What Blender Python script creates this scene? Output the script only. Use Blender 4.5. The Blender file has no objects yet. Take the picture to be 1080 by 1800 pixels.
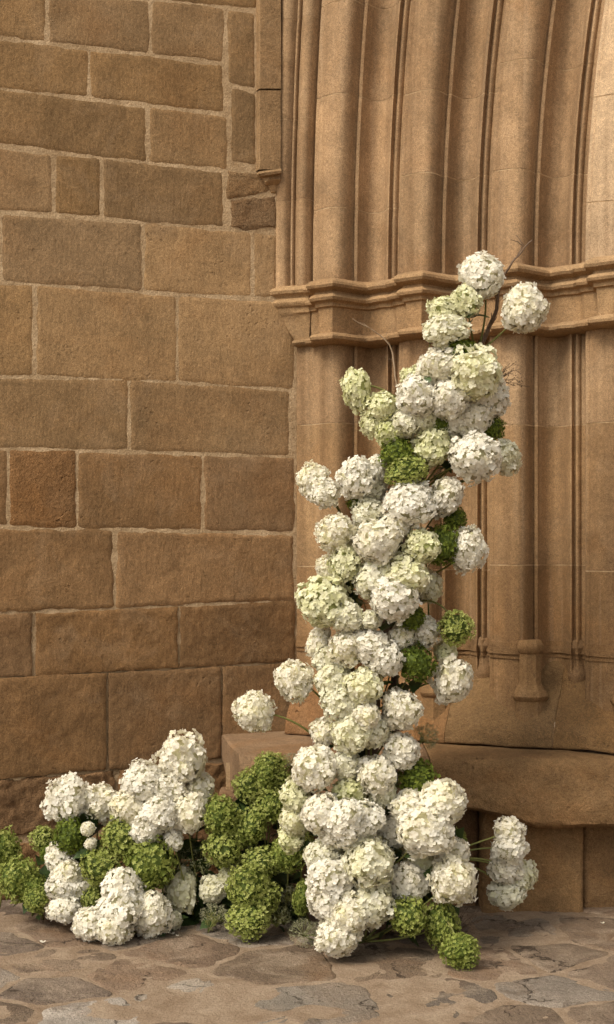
import bpy, math, random
from mathutils import Vector, noise, Matrix
import numpy as np

random.seed(7)
R = math.radians
scene = bpy.context.scene
col = scene.collection

# ------------------------------------------------------------------ camera
F, CX, HZ, EYE = 2500.0, 540.0, 960.0, 1.30          # focal length in photo pixels, centre column, horizon row, eye height
cam_d = bpy.data.cameras.new('camera')
cam_d.sensor_width = 36.0
cam_d.lens = 50.0
cam_d.shift_y = 60.0 / 1800.0
cam_d.clip_start = 0.05
cam_d.clip_end = 500.0
cam = bpy.data.objects.new('camera', cam_d)
cam.location = (0, 0, EYE)
cam.rotation_euler = (R(90), 0, 0)
col.objects.link(cam)
scene.camera = cam

# ------------------------------------------------------------------ sky, sun, exposure
SUN_EL, SUN_AZ = 48.0, -46.0      # azimuth measured from "straight behind the camera", negative = from the left
sd = Vector((math.sin(R(SUN_AZ)) * math.cos(R(SUN_EL)), -math.cos(R(SUN_AZ)) * math.cos(R(SUN_EL)), math.sin(R(SUN_EL))))
world = bpy.data.worlds.new('World')
scene.world = world
world.use_nodes = True
wn, wl = world.node_tree.nodes, world.node_tree.links
wn.clear()
wo = wn.new('ShaderNodeOutputWorld')
bg = wn.new('ShaderNodeBackground')
sky = wn.new('ShaderNodeTexSky')
sky.sky_type = 'NISHITA'
sky.sun_disc = False
sky.sun_elevation = R(SUN_EL)
sky.sun_rotation = math.atan2(sd.x, sd.y)
sky.air_density = 1.0
sky.dust_density = 4.0
hs = wn.new('ShaderNodeHueSaturation')                # an overcast sky: nearly neutral
hs.inputs['Saturation'].default_value = 0.06
wl.new(sky.outputs[0], hs.inputs['Color'])
wl.new(hs.outputs[0], bg.inputs['Color'])
bg.inputs['Strength'].default_value = 0.125
wl.new(bg.outputs[0], wo.inputs['Surface'])
sun_d = bpy.data.lights.new('sun', 'SUN')
sun_d.energy = 1.45
sun_d.angle = R(20)
sun_d.color = (1.0, 0.90, 0.75)
sun = bpy.data.objects.new('sun', sun_d)
sun.rotation_euler = sd.to_track_quat('Z', 'Y').to_euler()
sun.location = sd * 20
col.objects.link(sun)
vs = scene.view_settings
vs.view_transform = 'Standard'
vs.look = 'None'
vs.exposure = 0.68
vs.use_white_balance = True          # the photograph is balanced warm
vs.white_balance_temperature = 6760
vs.white_balance_tint = 10
vs.gamma = 1.0
scene.cycles.max_bounces = 5
scene.cycles.diffuse_bounces = 3
scene.cycles.transmission_bounces = 3
scene.cycles.use_denoising = True
scene.cycles.use_adaptive_sampling = True
scene.cycles.adaptive_threshold = 0.02

# ------------------------------------------------------------------ helpers
def P(px, py, Y):
    """the place at depth Y that the photograph shows at (px, py)"""
    return Vector(((px - CX) / F * Y, Y, EYE + (HZ - py) / F * Y))

def nz(p, s=1.0, o=0.0):
    return noise.noise(Vector((p[0] * s + o, p[1] * s + o * 1.7, p[2] * s - o * 0.6)))

def fbm(p, s=1.0, o=0.0, octv=3):
    a, t, f = 1.0, 0.0, s
    for i in range(octv):
        t += a * nz(p, f, o + i * 13.1)
        a *= 0.5
        f *= 2.1
    return t

def mesh(name, verts, faces, mats, smooth=True, angle=None, midx=None):
    me = bpy.data.meshes.new(name)
    me.from_pydata([tuple(v) for v in verts], [], faces)
    for m in (mats if isinstance(mats, (list, tuple)) else [mats]):
        me.materials.append(m)
    if midx is not None:
        me.polygons.foreach_set('material_index', midx)
    if smooth:
        me.polygons.foreach_set('use_smooth', [True] * len(me.polygons))
        if angle:
            me.set_sharp_from_angle(angle=R(angle))
    me.update()
    return me

def obj(name, me, parent=None, color=None, loc=None):
    o = bpy.data.objects.new(name, me)
    col.objects.link(o)
    if parent is not None:
        o.parent = parent
    if color:
        o.color = (*color, 1)
    if loc is not None:
        o.location = loc
    return o

def empty(name, loc=(0, 0, 0)):
    o = bpy.data.objects.new(name, None)
    o.empty_display_size = 0.05
    o.location = loc
    col.objects.link(o)
    return o

def tag(o, label=None, cat=None, group=None, kind=None):
    if label: o['label'] = label
    if cat: o['category'] = cat
    if group: o['group'] = group
    if kind: o['kind'] = kind
    return o

def grid_faces(nu, nv, base=0, wrap=False):
    """faces of a grid with nu columns and nv rows of vertices, row-major"""
    f = []
    for j in range(nv - 1):
        for i in range(nu if wrap else nu - 1):
            i2 = (i + 1) % nu
            f.append((base + j * nu + i, base + j * nu + i2, base + (j + 1) * nu + i2, base + (j + 1) * nu + i))
    return f

def tube(pts, radii, n=6):
    """a tapered tube along pts: (verts, faces)"""
    V, Fc = [], []
    up = Vector((0.13, 0.31, 0.94)).normalized()
    for k, p in enumerate(pts):
        a = pts[max(0, k - 1)]; b = pts[min(len(pts) - 1, k + 1)]
        t = (b - a)
        t = t.normalized() if t.length > 1e-9 else Vector((0, 0, 1))
        s = t.cross(up)
        if s.length < 1e-3: s = t.cross(Vector((1, 0, 0)))
        s.normalize()
        q = t.cross(s)
        r = radii[k] if isinstance(radii, (list, tuple)) else radii
        for i in range(n):
            an = 2 * math.pi * i / n
            V.append(p + (s * math.cos(an) + q * math.sin(an)) * r)
    Fc = grid_faces(n, len(pts), 0, True)
    Fc.append(tuple(range(n))[::-1])
    Fc.append(tuple(range(len(V) - n, len(V))))
    return V, Fc

def bez(a, b, c, n=8):
    return [a * (1 - t) ** 2 + b * 2 * t * (1 - t) + c * t * t for t in (i / n for i in range(n + 1))]

# ------------------------------------------------------------------ materials
class NT:
    def __init__(s, name):
        s.m = bpy.data.materials.new(name)
        s.m.use_nodes = True
        s.t = s.m.node_tree
        s.t.nodes.clear()
        s.out = s.n('ShaderNodeOutputMaterial')
    def n(s, typ, **kw):
        x = s.t.nodes.new(typ)
        for k, v in kw.items():
            if k.startswith('_'): setattr(x, k[1:], v)
            else: x.inputs[k.replace('__', ' ')].default_value = v
        return x
    def l(s, a, b): s.t.links.new(a, b)
    def math(s, op, a, b=None, clamp=False):
        x = s.n('ShaderNodeMath', _operation=op, _use_clamp=clamp)
        for i, v in enumerate((a, b)):
            if v is None: continue
            if isinstance(v, (int, float)): x.inputs[i].default_value = v
            else: s.l(v, x.inputs[i])
        return x.outputs[0]
    def rng(s, v, a, b, c, d):
        x = s.n('ShaderNodeMapRange')
        s.l(v, x.inputs[0])
        for i, q in enumerate((a, b, c, d)): x.inputs[i + 1].default_value = q
        return x.outputs[0]
    def mix(s, fac, a, b, typ='MIX'):
        x = s.n('ShaderNodeMix', _data_type='RGBA', _blend_type=typ)
        for i, v in ((0, fac), (6, a), (7, b)):
            if isinstance(v, (int, float)): x.inputs[i].default_value = v
            elif isinstance(v, tuple): x.inputs[i].default_value = (*v, 1)
            else: s.l(v, x.inputs[i])
        return x.outputs[2]
    def noise(s, vec, scale, detail=3, rough=0.55, dist=0.0):
        x = s.n('ShaderNodeTexNoise', Scale=scale, Detail=detail, Roughness=rough, Distortion=dist)
        s.l(vec, x.inputs['Vector'])
        return x.outputs[0]
    def scaled(s, vec, sc, rot=(0, 0, 0)):
        x = s.n('ShaderNodeMapping', Scale=sc, Rotation=rot)
        s.l(vec, x.inputs['Vector'])
        return x.outputs[0]

def stone_mat(name, rust=0.5, pits=0.6, tool=0.3, streak=0.0, stain=0.0, crack=0.0, finew=0.55, bump=0.5, pale=(0.36, 0.25, 0.15), palea=0.35):
    """sandstone: the object's colour times grain and blotches, iron stains, lime bloom, pits and tooling"""
    s = NT(name)
    tc = s.n('ShaderNodeTexCoord').outputs['Object']
    oi = s.n('ShaderNodeObjectInfo')
    big = s.noise(tc, 2.3, 3, 0.6, 0.6)
    mid = s.noise(tc, 13, 4, 0.65, 0.3)
    fine = s.noise(tc, 80, 3, 0.75)
    grain = s.noise(tc, 330, 1, 0.6)
    c = s.mix(1.0, oi.outputs['Color'], s.rng(big, 0.3, 0.7, 0.80, 1.18), 'MULTIPLY')
    c = s.mix(1.0, c, s.rng(mid, 0.3, 0.7, 0.84, 1.15), 'MULTIPLY')
    ru = s.noise(s.scaled(tc, (1, 1, 1.4)), 1.9, 4, 0.6, 1.0)
    c = s.mix(s.rng(ru, 0.5, 0.72, 0.0, rust), c, (0.25, 0.115, 0.037))
    pl = s.noise(tc, 4.7, 5, 0.65, 0.8)
    c = s.mix(s.rng(pl, 0.52, 0.75, 0.0, palea), c, pale)
    if streak:
        st = s.noise(s.scaled(tc, (13, 13, 0.5)), 1.0, 4, 0.6, 0.1)
        c = s.mix(s.rng(st, 0.42, 0.68, 0.0, streak), c, (0.145, 0.083, 0.04))
        st2 = s.noise(s.scaled(tc, (22, 22, 0.6)), 1.0, 3, 0.6, 0.1)
        c = s.mix(s.rng(st2, 0.55, 0.75, 0.0, streak * 0.8), c, (0.40, 0.275, 0.165))
    if stain:
        sn = s.noise(s.scaled(tc, (1, 0.8, 1)), 5.5, 5, 0.62, 0.5)
        c = s.mix(s.rng(sn, 0.555, 0.60, 0.0, stain), c, (0.10, 0.068, 0.045))
    c = s.mix(1.0, c, s.rng(fine, 0.25, 0.75, 0.74, 1.26), 'MULTIPLY')
    c = s.mix(1.0, c, s.rng(grain, 0.2, 0.8, 0.55, 1.45), 'MULTIPLY')
    vo = s.n('ShaderNodeTexVoronoi', Scale=34.0, Randomness=1.0)
    dis = s.n('ShaderNodeVectorMath', _operation='ADD')
    dn = s.n('ShaderNodeTexNoise', Scale=40.0, Detail=2.0)
    s.l(tc, dn.inputs['Vector'])
    sc = s.n('ShaderNodeVectorMath', _operation='SCALE'); sc.inputs['Scale'].default_value = 0.03
    s.l(dn.outputs['Color'], sc.inputs[0]); s.l(tc, dis.inputs[0]); s.l(sc.outputs[0], dis.inputs[1])
    s.l(dis.outputs[0], vo.inputs['Vector'])
    pm = s.noise(tc, 6.0, 3, 0.6)
    pit = s.math('MULTIPLY', s.rng(vo.outputs['Distance'], 0.10, 0.26, 1.0, 0.0), s.rng(pm, 0.54, 0.72, 0.0, 1.0))
    c = s.mix(s.math('MULTIPLY', pit, pits * 0.62), c, (0.05, 0.03, 0.016))
    tl = s.noise(s.scaled(tc, (70, 70, 14), (0, R(35), 0)), 1.0, 2, 0.5)
    h = s.math('ADD', s.math('MULTIPLY', mid, 0.9), s.math('MULTIPLY', fine, finew))
    h = s.math('ADD', h, s.math('MULTIPLY', grain, 0.22))
    h = s.math('ADD', h, s.math('MULTIPLY', tl, tool))
    h = s.math('SUBTRACT', h, s.math('MULTIPLY', pit, pits))
    if crack:
        wv = s.n('ShaderNodeVectorMath', _operation='ADD')
        wn_ = s.n('ShaderNodeTexNoise', Scale=7.0, Detail=5.0, Roughness=0.65)
        s.l(tc, wn_.inputs['Vector'])
        ws = s.n('ShaderNodeVectorMath', _operation='SCALE'); ws.inputs['Scale'].default_value = 0.22
        s.l(wn_.outputs['Color'], ws.inputs[0]); s.l(tc, wv.inputs[0]); s.l(ws.outputs[0], wv.inputs[1])
        ve = s.n('ShaderNodeTexVoronoi', Scale=3.1, _feature='DISTANCE_TO_EDGE')
        s.l(wv.outputs[0], ve.inputs['Vector'])
        ck = s.math('MULTIPLY', s.rng(ve.outputs['Distance'], 0.004, 0.016, 1.0, 0.0), s.rng(s.noise(tc, 3.3, 2, 0.5), 0.47, 0.56, 0.0, 1.0))
        c = s.mix(s.math('MULTIPLY', ck, crack), c, (0.05, 0.033, 0.022))
        h = s.math('SUBTRACT', h, s.math('MULTIPLY', ck, 1.2))
    bp = s.n('ShaderNodeBump', Strength=bump, Distance=0.012)
    s.l(h, bp.inputs['Height'])
    b = s.n('ShaderNodeBsdfPrincipled', Roughness=0.92)
    b.inputs['Specular IOR Level'].default_value = 0.18
    s.l(c, b.inputs['Base Color']); s.l(bp.outputs[0], b.inputs['Normal'])
    s.l(b.outputs[0], s.out.inputs[0])
    return s.m

def mortar_mat(name, ca, cb):
    s = NT(name)
    tc = s.n('ShaderNodeTexCoord').outputs['Object']
    a = s.noise(tc, 9, 6, 0.65, 0.4)
    g = s.noise(tc, 160, 4, 0.7)
    c = s.mix(s.rng(a, 0.35, 0.68, 0, 1), ca, cb)
    c = s.mix(1.0, c, s.rng(g, 0.2, 0.8, 0.65, 1.35), 'MULTIPLY')
    h = s.math('ADD', s.noise(tc, 55, 5, 0.7), s.math('MULTIPLY', g, 0.5))
    bp = s.n('ShaderNodeBump', Strength=0.8, Distance=0.012)
    s.l(h, bp.inputs['Height'])
    b = s.n('ShaderNodeBsdfPrincipled', Roughness=0.95)
    b.inputs['Specular IOR Level'].default_value = 0.1
    s.l(c, b.inputs['Base Color']); s.l(bp.outputs[0], b.inputs['Normal'])
    s.l(b.outputs[0], s.out.inputs[0])
    return s.m

def petal_mat(name, c0, c1, c2, trans=0.28):
    """petals: colour runs from c0 through c1 to c2 with each floret's own random value"""
    s = NT(name)
    at = s.n('ShaderNodeAttribute', _attribute_name='tone')
    oi = s.n('ShaderNodeObjectInfo')
    t = s.math('ADD', at.outputs['Fac'], s.rng(oi.outputs['Random'], 0, 1, -0.22, 0.22), True)
    r = s.n('ShaderNodeValToRGB')
    e = r.color_ramp.elements
    e[0].position = 0.0; e[0].color = (*c0, 1)
    e[1].position = 1.0; e[1].color = (*c2, 1)
    m = e.new(0.5); m.color = (*c1, 1)
    s.l(t, r.inputs[0])
    d = s.n('ShaderNodeBsdfPrincipled', Roughness=0.6)
    d.inputs['Specular IOR Level'].default_value = 0.22
    s.l(r.outputs[0], d.inputs['Base Color'])
    tr = s.n('ShaderNodeBsdfTranslucent')
    s.l(r.outputs[0], tr.inputs['Color'])
    mx = s.n('ShaderNodeMixShader'); mx.inputs[0].default_value = trans
    s.l(d.outputs[0], mx.inputs[1]); s.l(tr.outputs[0], mx.inputs[2])
    s.l(mx.outputs[0], s.out.inputs[0])
    return s.m

def plain_mat(name, ca, cb, scale=30, rough=0.7, spec=0.25, bump=0.2):
    s = NT(name)
    tc = s.n('ShaderNodeTexCoord').outputs['Object']
    a = s.noise(tc, scale, 4, 0.6)
    oi = s.n('ShaderNodeObjectInfo')
    c = s.mix(s.rng(a, 0.3, 0.7, 0, 1), ca, cb)
    c = s.mix(1.0, c, s.rng(oi.outputs['Random'], 0, 1, 0.75, 1.25), 'MULTIPLY')
    bp = s.n('ShaderNodeBump', Strength=bump, Distance=0.004)
    s.l(a, bp.inputs['Height'])
    b = s.n('ShaderNodeBsdfPrincipled', Roughness=rough)
    b.inputs['Specular IOR Level'].default_value = spec
    s.l(c, b.inputs['Base Color']); s.l(bp.outputs[0], b.inputs['Normal'])
    s.l(b.outputs[0], s.out.inputs[0])
    return s.m

M_WALL = stone_mat('ashlar_sandstone', rust=0.26, pits=0.75, tool=0.5, bump=0.40, palea=0.3)
M_RUBBLE = stone_mat('weathered_sandstone', rust=0.5, pits=0.8, tool=0.15, bump=1.0, palea=0.12)
M_PORTAL = stone_mat('carved_sandstone', rust=0.28, pits=0.15, tool=0.0, streak=0.6, bump=0.32, palea=0.3)
M_CAP = stone_mat('weathered_carved_sandstone', rust=0.25, pits=0.3, tool=0.0, streak=0.0, bump=0.5, palea=0.25)
M_PAVE = stone_mat('paving_sandstone', rust=0.25, pits=0.8, tool=0.0, bump=0.9, stain=0.5, crack=0.8, finew=1.0, pale=(0.42, 0.33, 0.24), palea=0.6)
M_MORTAR = mortar_mat('lime_mortar', (0.35, 0.235, 0.128), (0.55, 0.395, 0.238))
M_CORE = mortar_mat('joint_mortar', (0.30, 0.19, 0.095), (0.56, 0.40, 0.24))
M_GROUND = mortar_mat('sandy_joint_fill', (0.225, 0.155, 0.10), (0.35, 0.265, 0.185))
M_WHITE = petal_mat('white_petals', (0.90, 0.87, 0.775), (0.89, 0.845, 0.715), (0.84, 0.79, 0.56), 0.42)
M_CREAM = petal_mat('cream_petals', (0.87, 0.845, 0.72), (0.84, 0.81, 0.61), (0.76, 0.75, 0.45), 0.42)
M_LIME = petal_mat('lime_petals', (0.82, 0.80, 0.57), (0.74, 0.73, 0.44), (0.62, 0.64, 0.28), 0.34)
M_GREEN = petal_mat('green_florets', (0.47, 0.49, 0.165), (0.33, 0.37, 0.09), (0.155, 0.195, 0.033), 0.36)
M_DARK = petal_mat('dark_green_florets', (0.20, 0.24, 0.035), (0.135, 0.175, 0.022), (0.07, 0.10, 0.011), 0.22)
M_LACE = petal_mat('lace_florets', (0.40, 0.38, 0.25), (0.29, 0.29, 0.16), (0.17, 0.18, 0.075), 0.2)
M_STEM = plain_mat('green_stem', (0.13, 0.15, 0.04), (0.20, 0.19, 0.06), 60)
M_WOOD = plain_mat('brown_twig', (0.075, 0.045, 0.028), (0.15, 0.10, 0.065), 80)
M_DRY = plain_mat('dry_twig', (0.22, 0.145, 0.085), (0.34, 0.25, 0.16), 80)
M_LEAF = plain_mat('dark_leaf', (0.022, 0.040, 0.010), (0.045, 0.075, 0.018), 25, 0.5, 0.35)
M_CORE_W = plain_mat('floret_stalks_pale', (0.50, 0.47, 0.27), (0.60, 0.56, 0.36), 40)
M_CORE_L = plain_mat('floret_stalks_lime', (0.30, 0.32, 0.10), (0.38, 0.39, 0.15), 40)
M_CORE_G = plain_mat('floret_stalks_green', (0.055, 0.08, 0.012), (0.09, 0.12, 0.02), 40)

# ------------------------------------------------------------------ ground and paving
def floor_pt(px, py):
    Y = F * EYE / (py - HZ)
    return ((px - CX) / F * Y, Y)

gx = [-60, -20, -6] + [-2.4 + 0.03 * i for i in range(161)] + [6, 20, 60]
gy = [-60, -20, -2] + [2.0 + 0.03 * i for i in range(125)] + [9, 20, 60]
gv = [(x, y, -0.0018 + 0.0042 * fbm((x, y, 0), 7, 8) * (abs(x) < 3 and 1 < y < 6)) for y in gy for x in gx]
ground = obj('ground', mesh('ground', gv, grid_faces(len(gx), len(gy)), M_GROUND))
tag(ground, kind='structure')

seeds = [floor_pt(*q) for q in [(130, 1640), (100, 1694), (105, 1738), (150, 1785), (335, 1752), (330, 1668), (495, 1694), (560, 1768), (672, 1690),
                                (772, 1758), (900, 1640), (965, 1682), (985, 1742), (1080, 1712), (880, 1690), (1075, 1640), (1075, 1790), (925, 1796),
                                (215, 1715), (-10, 1665), (-60, 1720), (-20, 1790), (440, 1640), (560, 1630), (230, 1640), (760, 1640), (-100, 1630)]]
rs = random.Random(11)
for j in range(60):
    for i in range(24):
        x = -3.0 + i * 0.38 + rs.uniform(-0.09, 0.09)
        y = 1.2 + j * 0.31 + rs.uniform(-0.09, 0.09) if j < 15 else None
        if y is None: continue
        if all((x - a) ** 2 + ((y - b) * 1.25) ** 2 > 0.11 for a, b in seeds):
            seeds.append((x, y))

def clip(poly, nx, ny, c):
    """keep the side nx*x + ny*y <= c"""
    out = []
    for k in range(len(poly)):
        a, b = poly[k], poly[(k + 1) % len(poly)]
        da, db = nx * a[0] + ny * a[1] - c, nx * b[0] + ny * b[1] - c
        if da <= 0: out.append(a)
        if (da < 0) != (db < 0):
            t = da / (da - db)
            out.append((a[0] + (b[0] - a[0]) * t, a[1] + (b[1] - a[1]) * t))
    return out

pave_cols = [(0.175, 0.118, 0.075), (0.20, 0.135, 0.087), (0.225, 0.165, 0.113), (0.26, 0.20, 0.145), (0.165, 0.115, 0.078), (0.19, 0.12, 0.073)]
seed_col = {3: (0.31, 0.25, 0.19), 4: (0.30, 0.235, 0.17), 7: (0.21, 0.165, 0.12), 9: (0.15, 0.11, 0.077), 8: (0.16, 0.11, 0.07), 6: (0.175, 0.115, 0.07),
            1: (0.215, 0.145, 0.092), 12: (0.235, 0.18, 0.13)}
def paving(k, x, y):
    if not (-2.2 < x < 2.0 and 2.0 < y < 5.6): return
    poly = [(x - 1, y - 1), (x + 1, y - 1), (x + 1, y + 1), (x - 1, y + 1)]
    for q, (a, b) in enumerate(seeds):
        if q == k or abs(a - x) > 1.2 or abs(b - y) > 1.2: continue
        mx, my, dx, dy = (a + x) / 2, (b + y) / 2, a - x, b - y
        L = math.hypot(dx, dy)
        poly = clip(poly, dx / L, dy / L, (mx * dx + my * dy) / L - 0.008)
        if len(poly) < 3: return
    # outline with rounded, wandering edges
    cx = sum(p[0] for p in poly) / len(poly); cy = sum(p[1] for p in poly) / len(poly)
    for _ in range(2):
        new = []
        for i in range(len(poly)):
            a, b = poly[i], poly[(i + 1) % len(poly)]
            new += [(a[0] * .9 + b[0] * .1, a[1] * .9 + b[1] * .1), (a[0] * .1 + b[0] * .9, a[1] * .1 + b[1] * .9)]
        poly = new
    fine = []
    for i in range(len(poly)):
        a, b = Vector(poly[i]), Vector(poly[(i + 1) % len(poly)])
        m = max(1, int((b - a).length / 0.018))
        for t in range(m):
            p = a.lerp(b, t / m)
            w = 1 + 0.10 * nz((p.x, p.y, 0), 11, 3) + 0.05 * nz((p.x, p.y, 0), 33, 9) + 0.02 * nz((p.x, p.y, 0), 90, 9)
            fine.append((cx + (p.x - cx) * w, cy + (p.y - cy) * w))
    lift = rs.uniform(-0.003, 0.004)
    tx, ty = rs.uniform(-0.012, 0.012), rs.uniform(-0.012, 0.012)
    V, Fc = [], []
    n = len(fine)
    for f, dz in ((1.0, -0.03), (0.998, -0.006), (0.985, -0.003), (0.95, -0.001), (0.8, 0), (0.55, 0), (0.28, 0)):
        for (a, b) in fine:
            qx, qy = cx + (a - cx) * f, cy + (b - cy) * f
            z = dz + lift + tx * (qx - cx) + ty * (qy - cy) + 0.0035 * fbm((qx, qy, 0), 9, 2) + 0.0015 * nz((qx, qy, 0), 40, 5)
            V.append((qx, qy, z))
    Fc = grid_faces(n, 7, 0, True)
    V.append((cx, cy, lift + 0.0035 * fbm((cx, cy, 0), 9, 2)))
    for i in range(n):
        Fc.append((6 * n + i, 6 * n + (i + 1) % n, len(V) - 1))
    c = seed_col.get(k) or rs.choice(pave_cols)
    j = rs.uniform(0.92, 1.08)
    obj('paving_stone', mesh('paving_stone', V, Fc, M_PAVE), ground, (c[0] * j * 0.98, c[1] * j * 1.05, c[2] * j * 1.14))
for k, (x, y) in enumerate(seeds):
    paving(k, x, y)

# ------------------------------------------------------------------ ashlar wall on the left
WC = Vector((-0.0453, 5.66))                              # the corner with the portal, in plan
WD = Vector((-math.cos(R(22)), -math.sin(R(22))))         # along the wall, away from the corner
WN = Vector((WD.y, -WD.x)); WN = WN if WN.y < 0 else -WN  # out of the wall, towards the viewer
def wall_sz(px, py):
    k = (px - CX) / F
    # point WC + s*WD lies on the ray x = k*y
    s = (k * WC.y - WC.x) / (WD.x - k * WD.y)
    Y = WC.y + s * WD.y
    return s, EYE + (HZ - py) / F * Y
def wall_pt(s, z, d=0.0):
    p = WC + WD * s + WN * d
    return Vector((p.x, p.y, z))

wall = empty('ashlar_wall', (WC.x + WD.x * 0.7, WC.y + WD.y * 0.7, 0))
tag(wall, 'brown sandstone ashlar wall with pale mortar joints behind the low flowers', 'wall')
WINV = Matrix.Translation(-Vector(wall.location))
def wobj(name, V, Fc, mat, color=None, angle=None):
    # vertices stay in place coordinates so that the material runs on from stone to stone
    o = obj(name, mesh(name, V, Fc, mat, True, angle), wall, color)
    o.matrix_parent_inverse = WINV
    return o

def mortar_depth(s, z):
    p = (s, 0.0, z)
    low = min(1.0, max(0.0, (1.12 - z) / 0.25))
    return -0.0004 - 0.0068 * low + 0.0009 * fbm(p, 14, 4) + 0.0006 * nz(p, 60, 8)
S0, S1, Z1 = -0.02, 2.9, 4.3
ns, nzz = 290, 430
V = [wall_pt(S0 + (S1 - S0) * i / (ns - 1), Z1 * j / (nzz - 1), mortar_depth(S0 + (S1 - S0) * i / (ns - 1), Z1 * j / (nzz - 1)))
     for j in range(nzz) for i in range(ns)]
wobj('mortar_bed', V, grid_faces(ns, nzz), M_MORTAR)

def block(c, prot=0.005, gap=0.007, color=(0.2, 0.12, 0.06), wob=0.006, rough=0.0025, mat=None, edge=0.007, rnd=0.003):
    """one ashlar; c = four corners (s, z): bottom-left, bottom-right, top-right, top-left as seen"""
    bl, br, tr, tl = [Vector(q) for q in c]
    w = ((br - bl).length + (tr - tl).length) / 2; h = ((tl - bl).length + (tr - br).length) / 2
    nu, nv = max(6, int(w / 0.0095)), max(6, int(h / 0.0095))
    V = []
    us = [-0.0] + [i / (nu - 1) for i in range(nu)] + [1.0]
    vv = [-0.0] + [j / (nv - 1) for j in range(nv)] + [1.0]
    for jj, v in enumerate(vv):
        for ii, u in enumerate(us):
            p = (bl * (1 - u) + br * u) * (1 - v) + (tl * (1 - u) + tr * u) * v
            gu, gv_ = gap / w, gap / h
            eu, ev = u * w, v * h
            du, dv = min(eu, w - eu), min(ev, h - ev)
            # pull the edges in by the joint and let them wander
            q = (p.x, 3.1, p.y)
            wu = gap + wob * (0.4 + 1.3 * nz(q, 6, 21) + 0.9 * nz(q, 19, 21) + 0.6 * nz(q, 45, 5))
            wv = gap + wob * (0.4 + 1.3 * nz(q, 6, 57) + 0.9 * nz(q, 19, 57) + 0.6 * nz(q, 45, 77))
            fu = 1 - 2 * u; fv = 1 - 2 * v
            au = (br - bl).normalized(); av = (tl - bl).normalized()
            p = p + au * (wu * fu * abs(fu) ** 6) + av * (wv * fv * abs(fv) ** 6)
            e = min(du, dv); e2 = max(0.0, 1 - du / edge) ** 2 + max(0.0, 1 - dv / edge) ** 2
            d = prot - rnd * min(1.5, e2) + rough * fbm(q, 7, 31) + rough * 0.7 * nz(q, 38, 2)
            if ii in (0, len(us) - 1) or jj in (0, len(vv) - 1): d = -0.05
            V.append(wall_pt(p.x, p.y, d))
    return wobj('stone_block', V, grid_faces(len(us), len(vv)), mat or M_WALL, color, 50)

def quad(x0, x1, top, bot):
    """photo-pixel block: x0..x1, top and bottom joints as functions of x"""
    return [wall_sz(x0, bot(x0)), wall_sz(x1, bot(x1)), wall_sz(x1, top(x1)), wall_sz(x0, top(x0))]
def line(*pts):
    def f(x):
        p = pts
        for a, b in zip(p[:-1], p[1:]):
            if x <= b[0] or b is p[-1]:
                return a[1] + (b[1] - a[1]) * (x - a[0]) / (b[0] - a[0])
    return f
JT = line((0, -30), (400, 13))
J0 = line((0, 67), (160, 85), (390, 112)); J1 = line((0, 156), (150, 173), (395, 201)); J2 = line((0, 257), (95, 269), (395, 300))
J3 = line((0, 373), (100, 379), (395, 403)); J4 = line((0, 497), (120, 501), (300, 518), (487, 527)); J5 = line((0, 662), (150, 662), (310, 672), (515, 686))
J6 = line((0, 789), (220, 794), (515, 803)); J7 = line((0, 926), (200, 931), (520, 938)); J8 = line((0, 1078), (200, 1071), (520, 1055))
J9 = line((0, 1191), (190, 1182), (520, 1164)); J10 = line((0, 1370), (200, 1352), (390, 1334)); J11 = line((0, 1478), (400, 1440))
JA = line((0, -125), (400, -75)); JB = line((0, -240), (400, -175)); JC = line((0, -355), (400, -280))
FL = lambda x: HZ + F * EYE / (WC.y + wall_sz(x, 0)[0] * WD.y) + 6
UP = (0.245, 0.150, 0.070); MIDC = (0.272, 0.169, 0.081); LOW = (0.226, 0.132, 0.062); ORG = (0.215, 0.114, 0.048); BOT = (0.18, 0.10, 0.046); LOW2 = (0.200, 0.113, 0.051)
LEFT = [-760, -640, -520, -400, -280]
def course(top, bot, xs, colr, **kw):
    rr = random.Random(int(top(0)) + 900)
    ex = [-820 + rr.uniform(0, 60)]
    while ex[-1] < xs[0] - 210: ex.append(ex[-1] + rr.uniform(105, 200))
    allx = ex + xs if xs[0] - ex[-1] > 40 else ex[:-1] + xs
    for a, b in zip(allx[:-1], allx[1:]):
        k = rr.uniform(0.86, 1.14); warm = rr.uniform(-0.05, 0.05)
        o = kw.get('special', {}).get((a, b), {})
        c0 = o.get('color', colr)
        args = {x: y for x, y in kw.items() if x != 'special'}
        args.update({x: y for x, y in o.items() if x != 'color'})
        block(quad(a, b, top, bot), color=(c0[0] * k, c0[1] * k * (1 - warm * 0.6), c0[2] * k * (1 - warm * 2)), **args)
wide = dict(prot=0.0017, gap=0.0015, wob=0.006, rough=0.0006, rnd=0.0034, edge=0.020)
course(JC, JB, [-90, 120, 300, 455], UP, **wide)
course(JB, JA, [-20, 160, 250, 455], UP, **wide)
course(JA, JT, [-120, 60, 210, 455], UP, **wide)
course(JT, J0, [-85, 83, 265, 396], UP, **wide)
course(J0, J1, [-75, 157, 396], UP, **wide)
course(J1, J2, [-40, 260, 402], UP, **wide)
course(J2, J3, [-60, 95, 179, 395], UP, **wide)
course(J3, J4, [-140, 2, 252, 444, 489], MIDC, prot=0.0016, gap=0.0005, wob=0.005, rough=0.0006, rnd=0.0032, edge=0.018, special={(444, 489): dict(gap=0.003, wob=0.007)})
course(J4, J5, [-120, 61, 312, 518], MIDC, prot=0.0016, gap=0.0005, wob=0.005, rough=0.0006, rnd=0.0032, edge=0.018)
course(J5, J6, [-90, 227, 510], MIDC, prot=0.0016, gap=0.0005, wob=0.005, rough=0.0006, rnd=0.0032, edge=0.018)
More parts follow.
